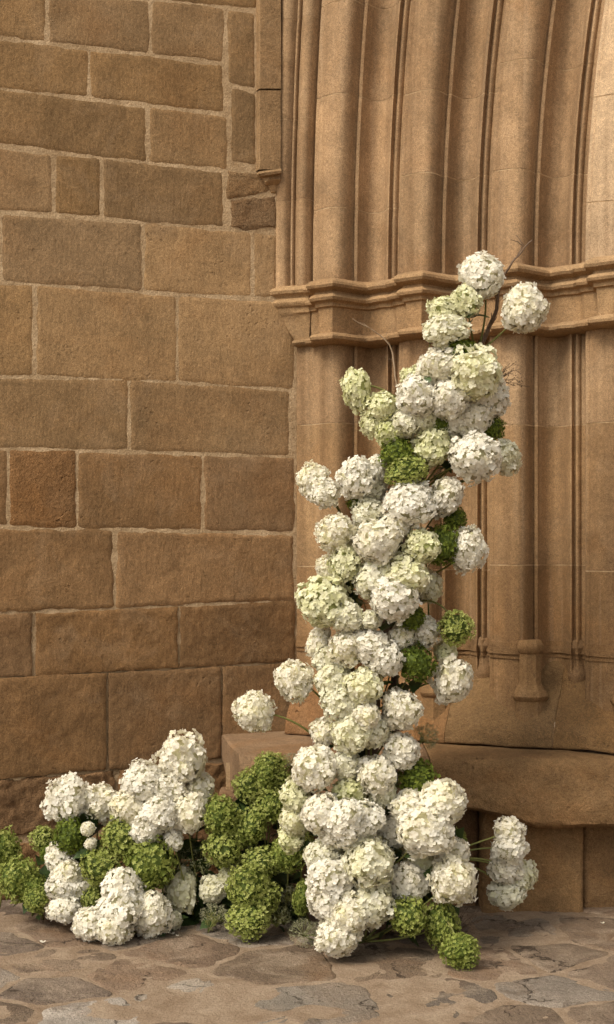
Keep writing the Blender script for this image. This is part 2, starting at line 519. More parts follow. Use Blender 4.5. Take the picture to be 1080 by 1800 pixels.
course(J6, J7, [-130, 16, 135, 357, 519], LOW, prot=0.0020, gap=0.001, wob=0.006, rough=0.0009, rnd=0.0036, edge=0.017, special={(16, 135): dict(color=ORG, rough=0.0014, prot=0.0042, mat=M_RUBBLE)})
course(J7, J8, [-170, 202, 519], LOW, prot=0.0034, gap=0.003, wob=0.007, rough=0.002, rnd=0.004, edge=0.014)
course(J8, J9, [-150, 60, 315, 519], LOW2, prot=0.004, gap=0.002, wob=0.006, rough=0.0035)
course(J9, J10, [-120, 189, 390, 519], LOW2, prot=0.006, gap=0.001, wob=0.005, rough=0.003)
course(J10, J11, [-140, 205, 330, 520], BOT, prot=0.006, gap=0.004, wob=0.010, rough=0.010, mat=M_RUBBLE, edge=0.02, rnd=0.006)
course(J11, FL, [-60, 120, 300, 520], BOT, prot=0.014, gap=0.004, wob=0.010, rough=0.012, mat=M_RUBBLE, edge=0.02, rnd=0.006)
# narrow uprights beside the old pilaster
block(quad(398, 451, line((398, 15), (452, 20)), line((398, 147), (452, 160))), color=UP, **wide)
block(quad(404, 452, line((404, 150), (452, 162)), line((404, 288), (452, 293))), color=(0.21, 0.13, 0.062), **wide)
block(quad(397, 489, line((397, 296), (489, 305)), line((397, 352), (489, 340))), color=(0.215, 0.132, 0.064), prot=0.003, gap=0.003, wob=0.010, rough=0.005, mat=M_RUBBLE)
block(quad(408, 489, line((408, 350), (489, 338)), line((408, 404), (489, 404))), color=(0.19, 0.117, 0.06), prot=0.004, gap=0.003, wob=0.012, rough=0.004, mat=M_RUBBLE)
# the old pilaster strip and its carved foot
def strip(x0, x1, y0, y1, d, name, color):
    rows = [y0 + (y1 - y0) * j / 30 for j in range(31)]
    V = []
    for y in rows:
        for (x, dd) in ((x0, -0.03), (x0, d - 0.004), (x0 + 2, d), (x0 + 18, d + 0.002), (x1 - 6, d), (x1, d), (x1 + 3, -0.03)):
            s, z = wall_sz(x, y)
            V.append(wall_pt(s + 0.0015 * nz((x * .05, y * .03, 1), 1), z, dd + (0.0015 * nz((x * .03, y * .05, 3), 1) if dd > 0 else 0)))
    Fc = grid_faces(7, 31)
    return wobj(name, V, Fc, M_CAP, color, 35)
PIL = (0.285, 0.178, 0.088)
strip(451, 489, 301, 163, 0.030, 'pilaster_stone', PIL)
strip(451, 489, 160, -60, 0.032, 'pilaster_stone', PIL)
strip(451, 489, -63, -330, 0.031, 'pilaster_stone', PIL)
V = []
prof = [(300, 0.034, 452), (304, 0.040, 452), (308, 0.038, 456), (310, 0.020, 460), (314, 0.022, 462), (318, 0.030, 464), (322, 0.022, 466), (326, 0.010, 470), (338, 0.006, 476), (344, -0.01, 480)]
for (y, d, xl) in prof:
    for (x, dd) in ((xl, -0.03), (xl, d * 0.6), (xl + 6, d), (489, d), (492, -0.03)):
        s, z = wall_sz(x, y + (4 if x < 470 else 0))
        V.append(wall_pt(s, z, dd))
wobj('pilaster_foot', V, grid_faces(5, len(prof)), M_CAP, PIL, 30)

# ------------------------------------------------------------------ portal jamb and archivolts
PD = Vector((0.917, -0.399)).normalized()       # along the portal, to the right (and nearer)
PO = Vector((-0.046, 5.655))
PN = Vector((PD.y, -PD.x)); PN = PN if PN.y < 0 else -PN
def base_u(px):
    k = (px - CX) / F
    return (k * PO.y - PO.x) / (PD.x - k * PD.y)
def plan(u, d):
    p = PO + PD * u + PN * d
    return Vector((p.x, p.y))
portal = empty('church_portal', (0.6, 5.5, 0))
tag(portal, 'carved sandstone portal jamb with tall shafts, hollows and arch mouldings', 'portal')
PINV = Matrix.Translation(-Vector(portal.location))
def pobj(name, V, Fc, mat, color=None, angle=None):
    o = obj(name, mesh(name, V, Fc, mat, True, angle), portal, color)
    o.matrix_parent_inverse = PINV
    return o

# one order: (t of 152, depth, corner?)
ORDER = [(0, -0.036, 1), (0.4, 0.012, 1), (3, 0.020, 0), (8, 0.020, 1), (9, 0.026, 1), (24, 0.046, 0), (40, 0.060, 0), (50, 0.060, 0), (57, 0.048, 0), (62, 0.024, 0), (65, -0.012, 1),
         (66.5, -0.022, 1), (70, -0.012, 0), (74, -0.016, 1), (75.5, -0.038, 1), (82, -0.076, 0), (92, -0.092, 0), (104, -0.086, 0), (115, -0.064, 0), (123, -0.036, 0), (126.5, -0.030, 1),
         (128.5, -0.054, 1), (130.5, -0.052, 0), (133, -0.036, 0), (136, -0.033, 0), (139, -0.040, 0), (140.5, -0.048, 1), (150, -0.040, 1)]
STARTS = [552, 703, 862, 1030, 1205, 1390, 1580]
def order_profile(k, first=False):
    s0, s1 = STARTS[k], STARTS[k + 1]
    pts = [(base_u(s0 + (s1 - s0) * t / 152.0), d, c) for t, d, c in ORDER]
    pts.append((base_u(s1) + 0.0002, -0.038, 1))
    return pts
def densify(pts, n=4):
    out = []
    for i in range(len(pts) - 1):
        a, b = pts[i], pts[i + 1]
        out.append((a[0], a[1]))
        if a[2] and b[2]: continue
        p0 = pts[i - 1] if (i > 0 and not a[2]) else a
        p3 = pts[i + 2] if (i + 2 < len(pts) and not b[2]) else b
        for q in range(1, n):
            t = q / n
            out.append(tuple(0.5 * ((2 * a[m]) + (-p0[m] + b[m]) * t + (2 * p0[m] - 5 * a[m] + 4 * b[m] - p3[m]) * t * t + (-p0[m] + 3 * a[m] - 3 * b[m] + p3[m]) * t ** 3) for m in (0, 1)))
    out.append((pts[-1][0], pts[-1][1]))
    return out
def curv(u): return max(0.02, 0.053 + 0.092 * u)
ZS = 2.33                                         # springing
def arch_u(u, z):
    h = max(0.0, z - ZS)
    rad = 1.0 / curv(u)
    return u + rad - math.sqrt(max(rad * rad - h * h, 0.01))

def sweep(name, prof, zf0, zf1, mat, color, rows=None, inset=0.0, jitter=0.0012):
    """the plan profile carried from cut zf0(u) to cut zf1(u), following the arch above the springing"""
    u0 = prof[0][0]
    H = zf1(u0) - zf0(u0)
    rows = rows or max(3, int(H / 0.04))
    V = []
    for j in range(rows + 1):
        t = j / rows
        for (u, d) in prof:
            z = zf0(u) + (zf1(u) - zf0(u)) * t
            uu = arch_u(u, z)
            n = jitter * (fbm((uu, d * 2, z), 9, 3) + 0.6 * nz((uu, d, z), 40, 7))
            chip = 0.0
            if inset == 0.0 and (j == 0 or j == rows): chip = -0.002
            p = plan(uu, d - inset + n + chip)
            V.append((p.x, p.y, z))
    n = len(prof)
    Fc = grid_faces(n, rows + 1)
    # end caps towards the core
    for j, flip in ((0, True), (rows, False)):
        b = len(V)
        for i in range(n):
            z = V[j * n + i][2]
            p = plan(arch_u(prof[i][0], z), min(prof[i][1], -0.02) - 0.05)
            V.append((p.x, p.y, z))
        for i in range(n - 1):
            f = (j * n + i, j * n + i + 1, b + i + 1, b + i)
            Fc.append(f[::-1] if not flip else f)
    return pobj(name, V, Fc, mat, color, 38)

Z_BAND0, Z_BAND1 = 2.085, 2.318
Z_BASE = 0.64
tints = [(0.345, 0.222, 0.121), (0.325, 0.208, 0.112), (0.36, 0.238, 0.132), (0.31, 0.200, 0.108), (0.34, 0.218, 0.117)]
jtints = [(0.225, 0.132, 0.061), (0.21, 0.122, 0.056), (0.24, 0.143, 0.067)]      # darker tints for the lowest course
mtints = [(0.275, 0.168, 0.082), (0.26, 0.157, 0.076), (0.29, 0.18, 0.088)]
rp = random.Random(5)
for k in range(6):
    prof = densify(order_profile(k))
    um = prof[0][0]
    tilt = 0.10 * max(0.0, um + 0.1)
    if k == 0:
        lowprof = densify([(base_u(521), -0.25, 1), (base_u(521), -0.005, 1), (base_u(524), 0.004, 0), (base_u(528), 0.006, 1), (base_u(552), 0.016, 1), (base_u(556), 0.020, 1)] + order_profile(0)[5:])
    else:
        lowprof = prof
    # jamb stones
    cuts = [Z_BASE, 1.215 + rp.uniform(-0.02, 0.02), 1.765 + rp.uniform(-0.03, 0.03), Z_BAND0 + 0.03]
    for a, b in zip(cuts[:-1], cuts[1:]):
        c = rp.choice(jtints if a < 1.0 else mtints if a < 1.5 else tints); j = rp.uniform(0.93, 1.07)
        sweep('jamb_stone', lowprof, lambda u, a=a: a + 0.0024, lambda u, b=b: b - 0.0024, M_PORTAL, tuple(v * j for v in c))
    # base mouldings round the foot of the order
    for za, zb, io in ((0.925, 0.945, -0.007), (0.902, 0.925, -0.013), (0.885, 0.902, -0.006)):
        sweep('base_moulding', lowprof, lambda u, za=za: za, lambda u, zb=zb: zb, M_CAP, (0.20, 0.115, 0.052), 3, io, 0.003)
    sweep('joint_mortar', lowprof, lambda u: Z_BASE, lambda u: Z_BAND0 + 0.03, M_CORE, None, 40, 0.0032)
    # voussoirs
    joints = {0: [2.62, 3.06, 3.42, 3.95], 1: [2.72, 3.03, 3.45, 4.0], 2: [2.70, 3.10, 3.5, 4.0], 3: [2.55, 2.93, 3.35, 3.9], 4: [2.66, 3.0, 3.4, 3.9], 5: [2.6, 3.0, 3.5, 3.9]}[k]
    cuts = [Z_BAND1 - 0.03] + joints
    f = lambda zc: (lambda u: zc - (tilt * (u - um) if zc > 2.4 else 0.0))
    for a, b in zip(cuts[:-1], cuts[1:]):
        c = rp.choice(tints if k < 3 else [(0.43, 0.30, 0.18), (0.45, 0.315, 0.19)]); j = rp.uniform(0.93, 1.08)
        fa, fb = f(a), f(b)
        sweep('arch_stone', prof, lambda u: fa(u) + 0.0024, lambda u: fb(u) - 0.0024, M_PORTAL, tuple(v * j for v in c))
    sweep('joint_mortar', prof, f(cuts[0]), f(cuts[-1]), M_CORE, None, 40, 0.0032)

# the pair of thin rolls carried on the corbel, left of the first order
ROLL = [(487, -0.06, 1), (487, 0.015, 0), (490, 0.035, 0), (496, 0.048, 0), (503, 0.050, 0), (510, 0.040, 0), (514.5, 0.018, 1), (516, 0.012, 1), (517, 0.026, 0), (520, 0.030, 0), (522, 0.022, 1), (523, 0.008, 1),
        (526, 0.030, 0), (532, 0.046, 0), (539, 0.048, 0), (545, 0.036, 0), (549, 0.008, 1), (550, -0.02, 1), (553, -0.03, 1)]
rprof = densify([(base_u(x), d + 0.008, c) for x, d, c in ROLL])
cuts = [2.285, 2.665, 2.985, 3.38, 3.9]
for a, b in zip(cuts[:-1], cuts[1:]):
    c = rp.choice(tints); j = rp.uniform(0.92, 1.0)
    sweep('arch_stone', rprof, lambda u, a=a: a + 0.001, lambda u, b=b: b - 0.001, M_PORTAL, tuple(v * j for v in c))
sweep('joint_mortar', rprof, lambda u: cuts[0], lambda u: cuts[-1], M_CORE, None, 40, 0.003)

# impost band: a moulded section carried round an angular plan
def miter(pts):
    """outward mitre vector at each plan point"""
    out = []
    for i in range(len(pts)):
        a = pts[max(0, i - 1)]; b = pts[i]; c = pts[min(len(pts) - 1, i + 1)]
        n1 = Vector((b - a)); n2 = Vector((c - b))
        if n1.length < 1e-9: n1 = n2
        if n2.length < 1e-9: n2 = n1
        n1 = Vector((n1.y, -n1.x)).normalized(); n2 = Vector((n2.y, -n2.x)).normalized()
        m = (n1 + n2)
        m = m.normalized() if m.length > 1e-6 else n1
        out.append(m / max(0.55, m.dot(n1)))
    return out
BAND = [(0, 0.030), (22, 0.046), (27, 0.100), (53, 0.116), (76, 0.016), (86, -0.012), (97, -0.022), (108, -0.016), (120, 0.0), (144, 0.006)]
SECT = [(0.262, -0.06), (0.256, 0.004), (0.246, 0.028), (0.236, 0.040), (0.226, 0.043), (0.216, 0.038), (0.210, 0.022), (0.204, 0.012), (0.197, 0.014), (0.188, 0.027), (0.178, 0.034), (0.168, 0.030),
        (0.162, 0.016), (0.158, 0.013), (0.147, 0.012), (0.143, 0.003), (0.050, -0.003), (0.046, 0.006), (0.040, 0.024), (0.030, 0.032), (0.020, 0.030), (0.012, 0.018), (0.008, -0.005), (0.006, -0.06)]
def band_stone(name, pts, sect, z0, mat, color, mit, jit=0.0022):
    P2, M2 = [], []
    for i in range(len(pts) - 1):
        m = max(1, int((pts[i + 1] - pts[i]).length / 0.02))
        for t in range(m):
            P2.append(pts[i].lerp(pts[i + 1], t / m)); M2.append(mit[i].lerp(mit[i + 1], t / m))
    P2.append(pts[-1]); M2.append(mit[-1])
    V = []
    for (z, o) in sect:
        for i, (p, m) in enumerate(zip(P2, M2)):
            q = (p.x, p.y, z0 + z)
            w = jit * (fbm(q, 12, 6) * 1.2 + 0.8 * nz(q, 45, 1))
            pp = p + m * (o * 1.12 + w)
            V.append((pp.x, pp.y, z0 + z + jit * nz(q, 14, 44)))
    return pobj(name, V, grid_faces(len(P2), len(sect)), mat, color, 24)
CAPC = [(0.29, 0.182, 0.092), (0.27, 0.168, 0.085), (0.305, 0.193, 0.098)]
allband = []
for k in range(6):
    s0, s1 = STARTS[k], STARTS[k + 1]
    allband.append([plan(base_u(s0 + (s1 - s0) * t / 152.0), d) for t, d in BAND])
# stones are cut in the hollows
flat = [p for b in allband for p in b]
mflat = miter(flat)
breaks = [0] + [10 * k + 8 for k in range(6)]
for a, b in zip(breaks[:-1], breaks[1:]):
    band_stone('capital', flat[a:b + 1], SECT, Z_BAND0 - 0.010, M_CAP, rp.choice(CAPC), mflat[a:b + 1])

# corbel under the rolls
CS = [(500, 494, 0.00), (504, 487, 0.045), (508, 483, 0.062), (513, 481.5, 0.068), (518, 483, 0.064), (521, 487, 0.050), (525, 489, 0.046), (528, 486, 0.052), (533, 484.5, 0.058), (539, 486, 0.054), (542, 490, 0.043),
      (545, 491, 0.042), (551, 492, 0.040), (554, 496, 0.032), (570, 505, 0.026), (585, 513, 0.022), (597, 520, 0.018), (599, 519, 0.030), (603, 518.5, 0.034), (607, 520, 0.028), (610, 524, 0.0)]
V = []
for (y, xl, d) in CS:
    xr = 553 if y < 553 else 553 - (y - 553) * 0.12
    row = [(base_u(xl), -0.12), (base_u(xl), d - 0.012), (base_u(xl + 2), d - 0.003), (base_u(xl + 6), d)] + [(base_u(xl + 6 + (xr - xl - 8) * t / 5), d) for t in range(1, 6)] + [(base_u(xr), d), (base_u(xr + 1), -0.1)]
    z = EYE + (HZ - y) / F * 5.62
    for (u, dd) in row:
        p = plan(u, dd + 0.008 + 0.0012 * nz((u, dd, z), 30, 2))
        V.append((p.x, p.y, z + 0.002 * nz((u, dd, z), 18, 4)))
pobj('corbel', V, grid_faces(11, len(CS)), M_CAP, (0.285, 0.18, 0.09), 42)

# bases of the shafts, and the worn slope they stand on
GL = [(0.90, -0.12), (0.87, -0.09), (0.84, -0.05), (0.81, -0.03), (0.775, -0.005), (0.74, 0.025), (0.70, 0.055), (0.66, 0.086), (0.62, 0.112), (0.59, 0.124), (0.575, 0.126), (0.571, 0.11), (0.568, 0.05)]
for a, b in zip([524, 640, 800, 985, 1150, 1330], [640, 800, 985, 1150, 1330, 1580]):
    ua, ub = base_u(a) + 0.0008, base_u(b) - 0.0008
    n = max(6, int((ub - ua) / 0.016))
    zz = []
    for (z1, d1), (z2, d2) in zip(GL[:-1], GL[1:]):
        zz += [(z1, d1), ((z1 + z2) / 2, (d1 + d2) / 2)]
    zz.append(GL[-1])
    V = []
    for (z, d) in zz:
        for i in range(n + 1):
            u = ua + (ub - ua) * i / n
            q = (u, 2.0, z)
            dd = d + 0.014 * fbm(q, 5, 3) + 0.005 * nz(q, 30, 8)
            p = plan(u, dd)
            V.append((p.x, p.y, z + (0.008 * nz(q, 8, 19) if z > 0.6 else 0.007 * nz(q, 9, 19) - 0.003)))
    pobj('plinth_stone', V, grid_faces(n + 1, len(zz)), M_RUBBLE, tuple(v * rp.uniform(0.95, 1.08) for v in (0.18, 0.102, 0.044)))
def stub(u, d, prof, n=8, rot=0.0, name='shaft_base', color=(0.215, 0.125, 0.056)):
    c = plan(u, d)
    V = []
    for (z, r) in prof:
        for i in range(n):
            for q in (0, 0.5):
                a = 2 * math.pi * (i + q) / n + rot
                rr = r * (math.cos(math.pi / n) if (q and n <= 8) else 1.0)
                w = 0.0025 * nz((c.x + math.cos(a) * r, c.y + math.sin(a) * r, z), 26, 5)
                V.append((c.x + math.cos(a) * (rr + w), c.y + math.sin(a) * (rr + w), z))
    n2 = n * 2
    Fc = grid_faces(n2, len(prof), 0, True)
    Fc.append(tuple(range(n2)))
    return pobj(name, V, Fc, M_CAP, color, 35)
BIG = [(0.955, 0.040), (0.94, 0.050), (0.925, 0.054), (0.912, 0.050), (0.904, 0.043), (0.80, 0.043), (0.785, 0.050), (0.768, 0.062), (0.750, 0.070), (0.738, 0.066), (0.732, 0.058), (0.722, 0.058), (0.55, 0.060)]
SMALL = [(0.955, 0.030), (0.94, 0.042), (0.925, 0.046), (0.91, 0.040), (0.90, 0.034), (0.85, 0.036), (0.83, 0.046), (0.81, 0.05), (0.795, 0.044), (0.76, 0.045)]
for k in range(1, 6):
    s0, s1 = STARTS[k], STARTS[k + 1]
    w = s1 - s0
    stub(base_u(s0 + w * 0.44), 0.036, BIG, 8, rp.uniform(0.2, 0.5))
    stub(base_u(s0 + w * 0.885), -0.070, SMALL, 10, 0.2, color=(0.17, 0.098, 0.046))

# stone bench at the foot of the portal
def bench(x0, x1, zlip, yfront, color, name='bench_stone', slant=0.0, endcap=True):
    n = max(8, int((x1 - x0) / 0.012))
    V = []
    rows = 0
    for i in range(n + 1):
        t = i / n
        X = x0 + (x1 - x0) * t
        zl = zlip(X); yf = yfront(X)
        sec = [(5.75, 0.568), (5.45, 0.567), (5.25, 0.566), (5.12, 0.565), (yf + 0.08, 0.562), (yf + 0.05, 0.560), (yf + 0.027, 0.555), (yf + 0.012, 0.546), (yf + 0.003, 0.530), (yf, 0.50)]
        for q in range(1, 16): sec.append((yf - 0.006 * math.sin(q / 16 * math.pi), 0.50 + (zl - 0.50) * q / 16))
        sec += [(yf + 0.005, zl + 0.004), (yf + 0.018, zl - 0.006), (yf + 0.05, zl - 0.010), (yf + 0.10, zl - 0.012), (yf + 0.16, zl - 0.018), (5.16, zl - 0.03), (5.3, zl - 0.03)]
        rows = len(sec)
        for (Y, z) in sec:
            xx = X
            if slant and t < 0.35: xx = X + slant * (5.55 - Y) * (1 - t / 0.35)
            if endcap and i in (0, n) : xx += 0.0
            p = (xx, Y, z)
            e = 0.012 * fbm(p, 5, 12) + 0.006 * max(0, nz(p, 17, 3)) + 0.0045 * nz(p, 38, 7) + 0.0025 * nz(p, 75, 9)
            k = 0.4 if Y > 5.2 else 1.0
            ed = min(t, 1 - t) * (x1 - x0)
            rnd = 0.012 * max(0.0, 1 - ed / 0.02) ** 2
            V.append((xx, Y + (e + rnd) * k, z + e * 0.5 * k - rnd * 0.4))
    Fc = grid_faces(rows, n + 1)
    Fc.append(tuple(range(rows))[::-1]); Fc.append(tuple(range(n * rows, (n + 1) * rows)))
    return pobj(name, V, Fc, M_RUBBLE, color, 38)
def lip(X):
    # worn away to the left of the stone, full depth to the right
    px = CX + X / 5.0 * F
    return line((700, 0.405), (830, 0.385), (890, 0.360), (930, 0.328), (960, 0.316), (1010, 0.324), (1080, 0.33), (1500, 0.33))(px)
bench(-0.335, 0.02, lambda X: 0.44, lambda X: 4.98, (0.24, 0.152, 0.085), slant=0.17)
bench(0.024, 0.43, lambda X: 0.40, lambda X: 4.96, (0.225, 0.14, 0.078))
bench(0.434, 1.22, lip, lambda X: 4.96 + 0.012 * math.sin(X * 5), (0.215, 0.125, 0.056))
bench(1.224, 1.9, lambda X: 0.33, lambda X: 4.93, (0.225, 0.14, 0.075))
# stones under the bench
def under(x0, x1, Y, color, z1=0.40):
    nu, nv = max(6, int((x1 - x0) / 0.013)), 30
    V = []
    for j in range(-1, nv + 2):
        for i in range(-1, nu + 2):
            u = min(max(i / nu, 0), 1); v = min(max(j / nv, 0), 1)
            X = x0 + (x1 - x0) * u; z = -0.02 + (z1 + 0.02) * v
            p = (X, 7.0, z)
            y = Y + 0.013 * fbm(p, 5, 41) + 0.006 * nz(p, 30, 3) + 0.003 * nz(p, 60, 5)
            X += 0.007 * nz((z, x0, 1), 9, 2)
            e = min(u, 1 - u) * (x1 - x0)
            y += 0.008 * max(0, 1 - e / 0.016) ** 2
            if i in (-1, nu + 1) or j in (-1, nv + 1): y = Y + 0.15
            V.append((X, y, z))
    return pobj('footing_stone', V, grid_faces(nu + 3, nv + 3), M_RUBBLE, color)
under(-0.32, 0.22, 5.16, (0.20, 0.12, 0.065)); under(0.224, 0.62, 5.15, (0.19, 0.112, 0.058)); under(0.624, 0.985, 5.06, (0.21, 0.122, 0.054)); under(0.99, 1.5, 5.10, (0.18, 0.104, 0.047))
under(1.504, 1.95, 5.13, (0.21, 0.125, 0.065))
pobj('joint_mortar', [(-0.3, 5.26, -0.02), (1.95, 5.26, -0.02), (1.95, 5.26, 0.5), (-0.3, 5.26, 0.5)], [(0, 1, 2, 3)], M_CORE)
# ------------------------------------------------------------------ flower heads: a few shared meshes of each sort
def add_tone(me, tones):
    a = me.attributes.new('tone', 'FLOAT', 'POINT')
    a.data.foreach_set('value', tones)

def rand_dirs(n, rr):
    """evenly spread directions, a little shaken"""
    out = []
    g = math.pi * (3 - math.sqrt(5))
    for i in range(n):
        z = 1 - 2 * (i + 0.5) / n
        r = math.sqrt(1 - z * z)
        v = Vector((r * math.cos(g * i), r * math.sin(g * i), z)) + Vector((rr.gauss(0, 1), rr.gauss(0, 1), rr.gauss(0, 1))) * 0.09
        out.append(v.normalized())
    return out

def petal(V, Fc, T, c, ax, side, nrm, L, W, cup, tone):
    """one rounded petal: a 3 x 4 sheet, cupped along its length and across"""
    b = len(V)
    for i, (l, w) in enumerate(((0.05, 0.16), (0.40, 0.43), (0.78, 0.46), (1.0, 0.22))):
        for q in (-1, 0, 1):
            h = cup * (l * l * 0.55) + 0.16 * W * abs(q) * w * 2 * (1 if cup > 0 else -0.5) + (0.05 * L if q == 0 and i == 3 else 0)
            V.append(c + ax * (L * l) + side * (W * w * q) + nrm * h)
            T.append(tone)
    for j in range(3):
        for i in range(2):
            Fc.append((b + j * 3 + i, b + (j + 1) * 3 + i, b + (j + 1) * 3 + i + 1, b + j * 3 + i + 1))

def soften(me, V, k):
    # petals of one head overlap into a soft surface: lean each normal towards the head's own roundness
    n = []
    for v, p in zip(me.vertices, V):
        a, b = v.normal, Vector(p).normalized()
        n.append(tuple((a * (1 - k) + b * k).normalized()) if a.dot(b) > 0.1 else tuple(a))
    me.normals_split_custom_set_from_vertices(n)

_LOBES = {}
def lobes(seed, n=11, tight=0.0):
    if seed not in _LOBES:
        rr = random.Random(seed * 7 + 1)
        L = [(Vector((0, 0, 0)), 0.84)]
        for d in rand_dirs(n, rr):
            d = (d + Vector((rr.gauss(0, 1), rr.gauss(0, 1), rr.gauss(0, 1))) * 0.22).normalized()
            c = d * rr.uniform(0.46, 0.65)
            L.append((c, rr.uniform(0.35, 0.48)))
        _LOBES[seed] = L
    return _LOBES[seed]
def lobed(d, seed):
    """(distance, outward normal) of a head made of small domed bunches, along direction d"""
    best, nb = 0.0, d
    for c, r in lobes(seed):
        b = d.dot(c); q = b * b - c.length_squared + r * r
        if q > 0:
            t = b + math.sqrt(q)
            if t > best: best, nb = t, (d * t - c) / r
    return best, nb

def lump(d, seed, amp):
    return 1.0 + amp * (nz(d, 1.5, seed) + 0.45 * nz(d, 3.4, seed + 5))

def head_mesh(name, seed, n, size, mats, lumps=0.16, petals=4, shake=0.95, rough=0.06):
    """a mophead of unit radius: n florets of four petals over a rough core"""
    rr = random.Random(seed)
    V, Fc, T, NB = [], [], [], []
    # the core: stalks and undersides seen between florets
    g = 10
    for j in range(g + 1):
        for i in range(14):
            th, ph = math.pi * j / g, 2 * math.pi * i / 14
            d = Vector((math.sin(th) * math.cos(ph), math.sin(th) * math.sin(ph), math.cos(th)))
            V.append(d * 0.84 * lobed(d, seed)[0]); T.append(0.8); NB.append(lobed(d, seed)[1])
    Fc += grid_faces(14, g + 1, 0, True)
    ncore = len(Fc)
    for d in rand_dirs(n, rr):
        # leave the stalk side thinner
        rad, ln = lobed(d, seed)
        c = d * (rad + rr.uniform(-rough, rough * 0.8) + (rr.uniform(0.03, 0.10) if rr.random() < 0.10 else 0))
        nrm = (ln + Vector((rr.gauss(0, 1), rr.gauss(0, 1), rr.gauss(0, 1))) * 0.34 * shake).normalized()
        a = nrm.cross(Vector((rr.gauss(0, 1), rr.gauss(0, 1), rr.gauss(0, 1)))).normalized()
        b = nrm.cross(a)
        s = size * rr.uniform(0.78, 1.2)
        nv0 = len(V)
        tone = min(1, max(0, 0.42 + rr.gauss(0, 0.17) + 0.30 * nz(d, 2.2, seed + 9)))
        cup = rr.uniform(-0.25, 0.55) * s
        for k in range(petals):
            an = 2 * math.pi * (k + rr.uniform(-0.08, 0.08)) / petals
            ax = a * math.cos(an) + b * math.sin(an)
            sd_ = nrm.cross(ax)
            tw = rr.uniform(-0.35, 0.35)
            pn = (nrm + sd_ * tw).normalized()
            sd2 = pn.cross(ax).normalized()
            petal(V, Fc, T, c + nrm * (0.01 * (k % 2)), (ax + nrm * rr.uniform(-0.28, 0.22)).normalized(), sd2, pn, s * rr.uniform(0.85, 1.1), s * 0.98, cup + rr.uniform(-0.1, 0.15) * s, min(1, max(0, tone + rr.uniform(-0.05, 0.05))))
        NB += [ln] * (len(V) - nv0)
    me = mesh(name, V, Fc, mats, True, None, [1] * ncore + [0] * (len(Fc) - ncore))
    add_tone(me, T)
    soften(me, NB, 0.25)
    return me

def moss_mesh(name, seed, n, size, mats, lumps=0.2):
    """a green snowball: many small pointed florets in clumps"""
    rr = random.Random(seed)
    V, Fc, T = [], [], []
    g = 8
    for j in range(g + 1):
        for i in range(12):
            th, ph = math.pi * j / g, 2 * math.pi * i / 12
            d = Vector((math.sin(th) * math.cos(ph), math.sin(th) * math.sin(ph), math.cos(th)))
            V.append(d * 0.82 * lobed(d, seed)[0]); T.append(0.9)
    Fc += grid_faces(12, g + 1, 0, True)
    ncore = len(Fc)
    for d in rand_dirs(n, rr):
        clump = nz(d, 4.0, seed + 3)
        rad, ln = lobed(d, seed)
        rad += rr.uniform(-0.12, 0.09) + 0.13 * clump
        nrm = (ln + Vector((rr.gauss(0, 1), rr.gauss(0, 1), rr.gauss(0, 1))) * 0.42).normalized()
        a = nrm.cross(Vector((rr.gauss(0, 1), rr.gauss(0, 1), rr.gauss(0, 1)))).normalized()
        b = nrm.cross(a)
        s = size * rr.uniform(0.65, 1.25)
        tone = min(1, max(0, 0.5 - 0.45 * clump + rr.gauss(0, 0.17)))
        c = d * rad
        for k in range(5):
            an = 2 * math.pi * (k + rr.uniform(-0.2, 0.2)) / 5
            ax = (a * math.cos(an) + b * math.sin(an) + nrm * rr.uniform(-0.1, 0.9)).normalized()
            sd_ = nrm.cross(ax).normalized()
            L, W = s * rr.uniform(0.8, 1.2), s * 0.34
            q = len(V)
            V += [c - sd_ * W * 0.25, c + sd_ * W * 0.25, c + ax * L * 0.6 + sd_ * W + nrm * L * 0.06, c + ax * L, c + ax * L * 0.6 - sd_ * W + nrm * L * 0.06]
            T += [tone + 0.15] * 2 + [tone] * 3
            Fc.append((q, q + 1, q + 2, q + 3, q + 4))
    me = mesh(name, V, Fc, mats, False, None, [1] * ncore + [0] * (len(Fc) - ncore))
    add_tone(me, T)
    return me

def lace_mesh(name, seed, mats):
    """a lacy umbel: rays spreading from the stalk, each ending in a spray of tiny florets"""
    rr = random.Random(seed)
    V, Fc, T, mi = [], [], [], []
    for d in rand_dirs(64, rr):
        if d.z < -0.35: continue
        tip = Vector((d.x, d.y, d.z * 0.9)) * rr.uniform(0.80, 0.96)
        v, f = tube(bez(Vector((0, 0, -0.45)), Vector((d.x * 0.35, d.y * 0.35, 0.0)), tip, 3), 0.011, 3)
        o = len(V); V += v; T += [0.9] * len(v); Fc += [tuple(i + o for i in q) for q in f]; mi += [1] * len(f)
        for k in range(24):
            e = tip + Vector((rr.gauss(0, 1), rr.gauss(0, 1), rr.gauss(0, 1))) * 0.085
            s = rr.uniform(0.022, 0.04)
            nrm = (d + Vector((rr.gauss(0, 1), rr.gauss(0, 1), rr.gauss(0, 1))) * 0.6).normalized()
            a = nrm.cross(Vector((0.3, 0.5, 0.8))).normalized(); b = nrm.cross(a)
            o = len(V)
            V += [e + a * s, e + b * s, e - a * s, e - b * s, e + nrm * s * 0.5]
            T += [min(1, max(0, rr.gauss(0.45, 0.25)))] * 5
            Fc += [(o, o + 1, o + 4), (o + 1, o + 2, o + 4), (o + 2, o + 3, o + 4), (o + 3, o, o + 4)]; mi += [0] * 4
    me = mesh(name, V, Fc, mats, False, None, mi)
    add_tone(me, T)
    return me

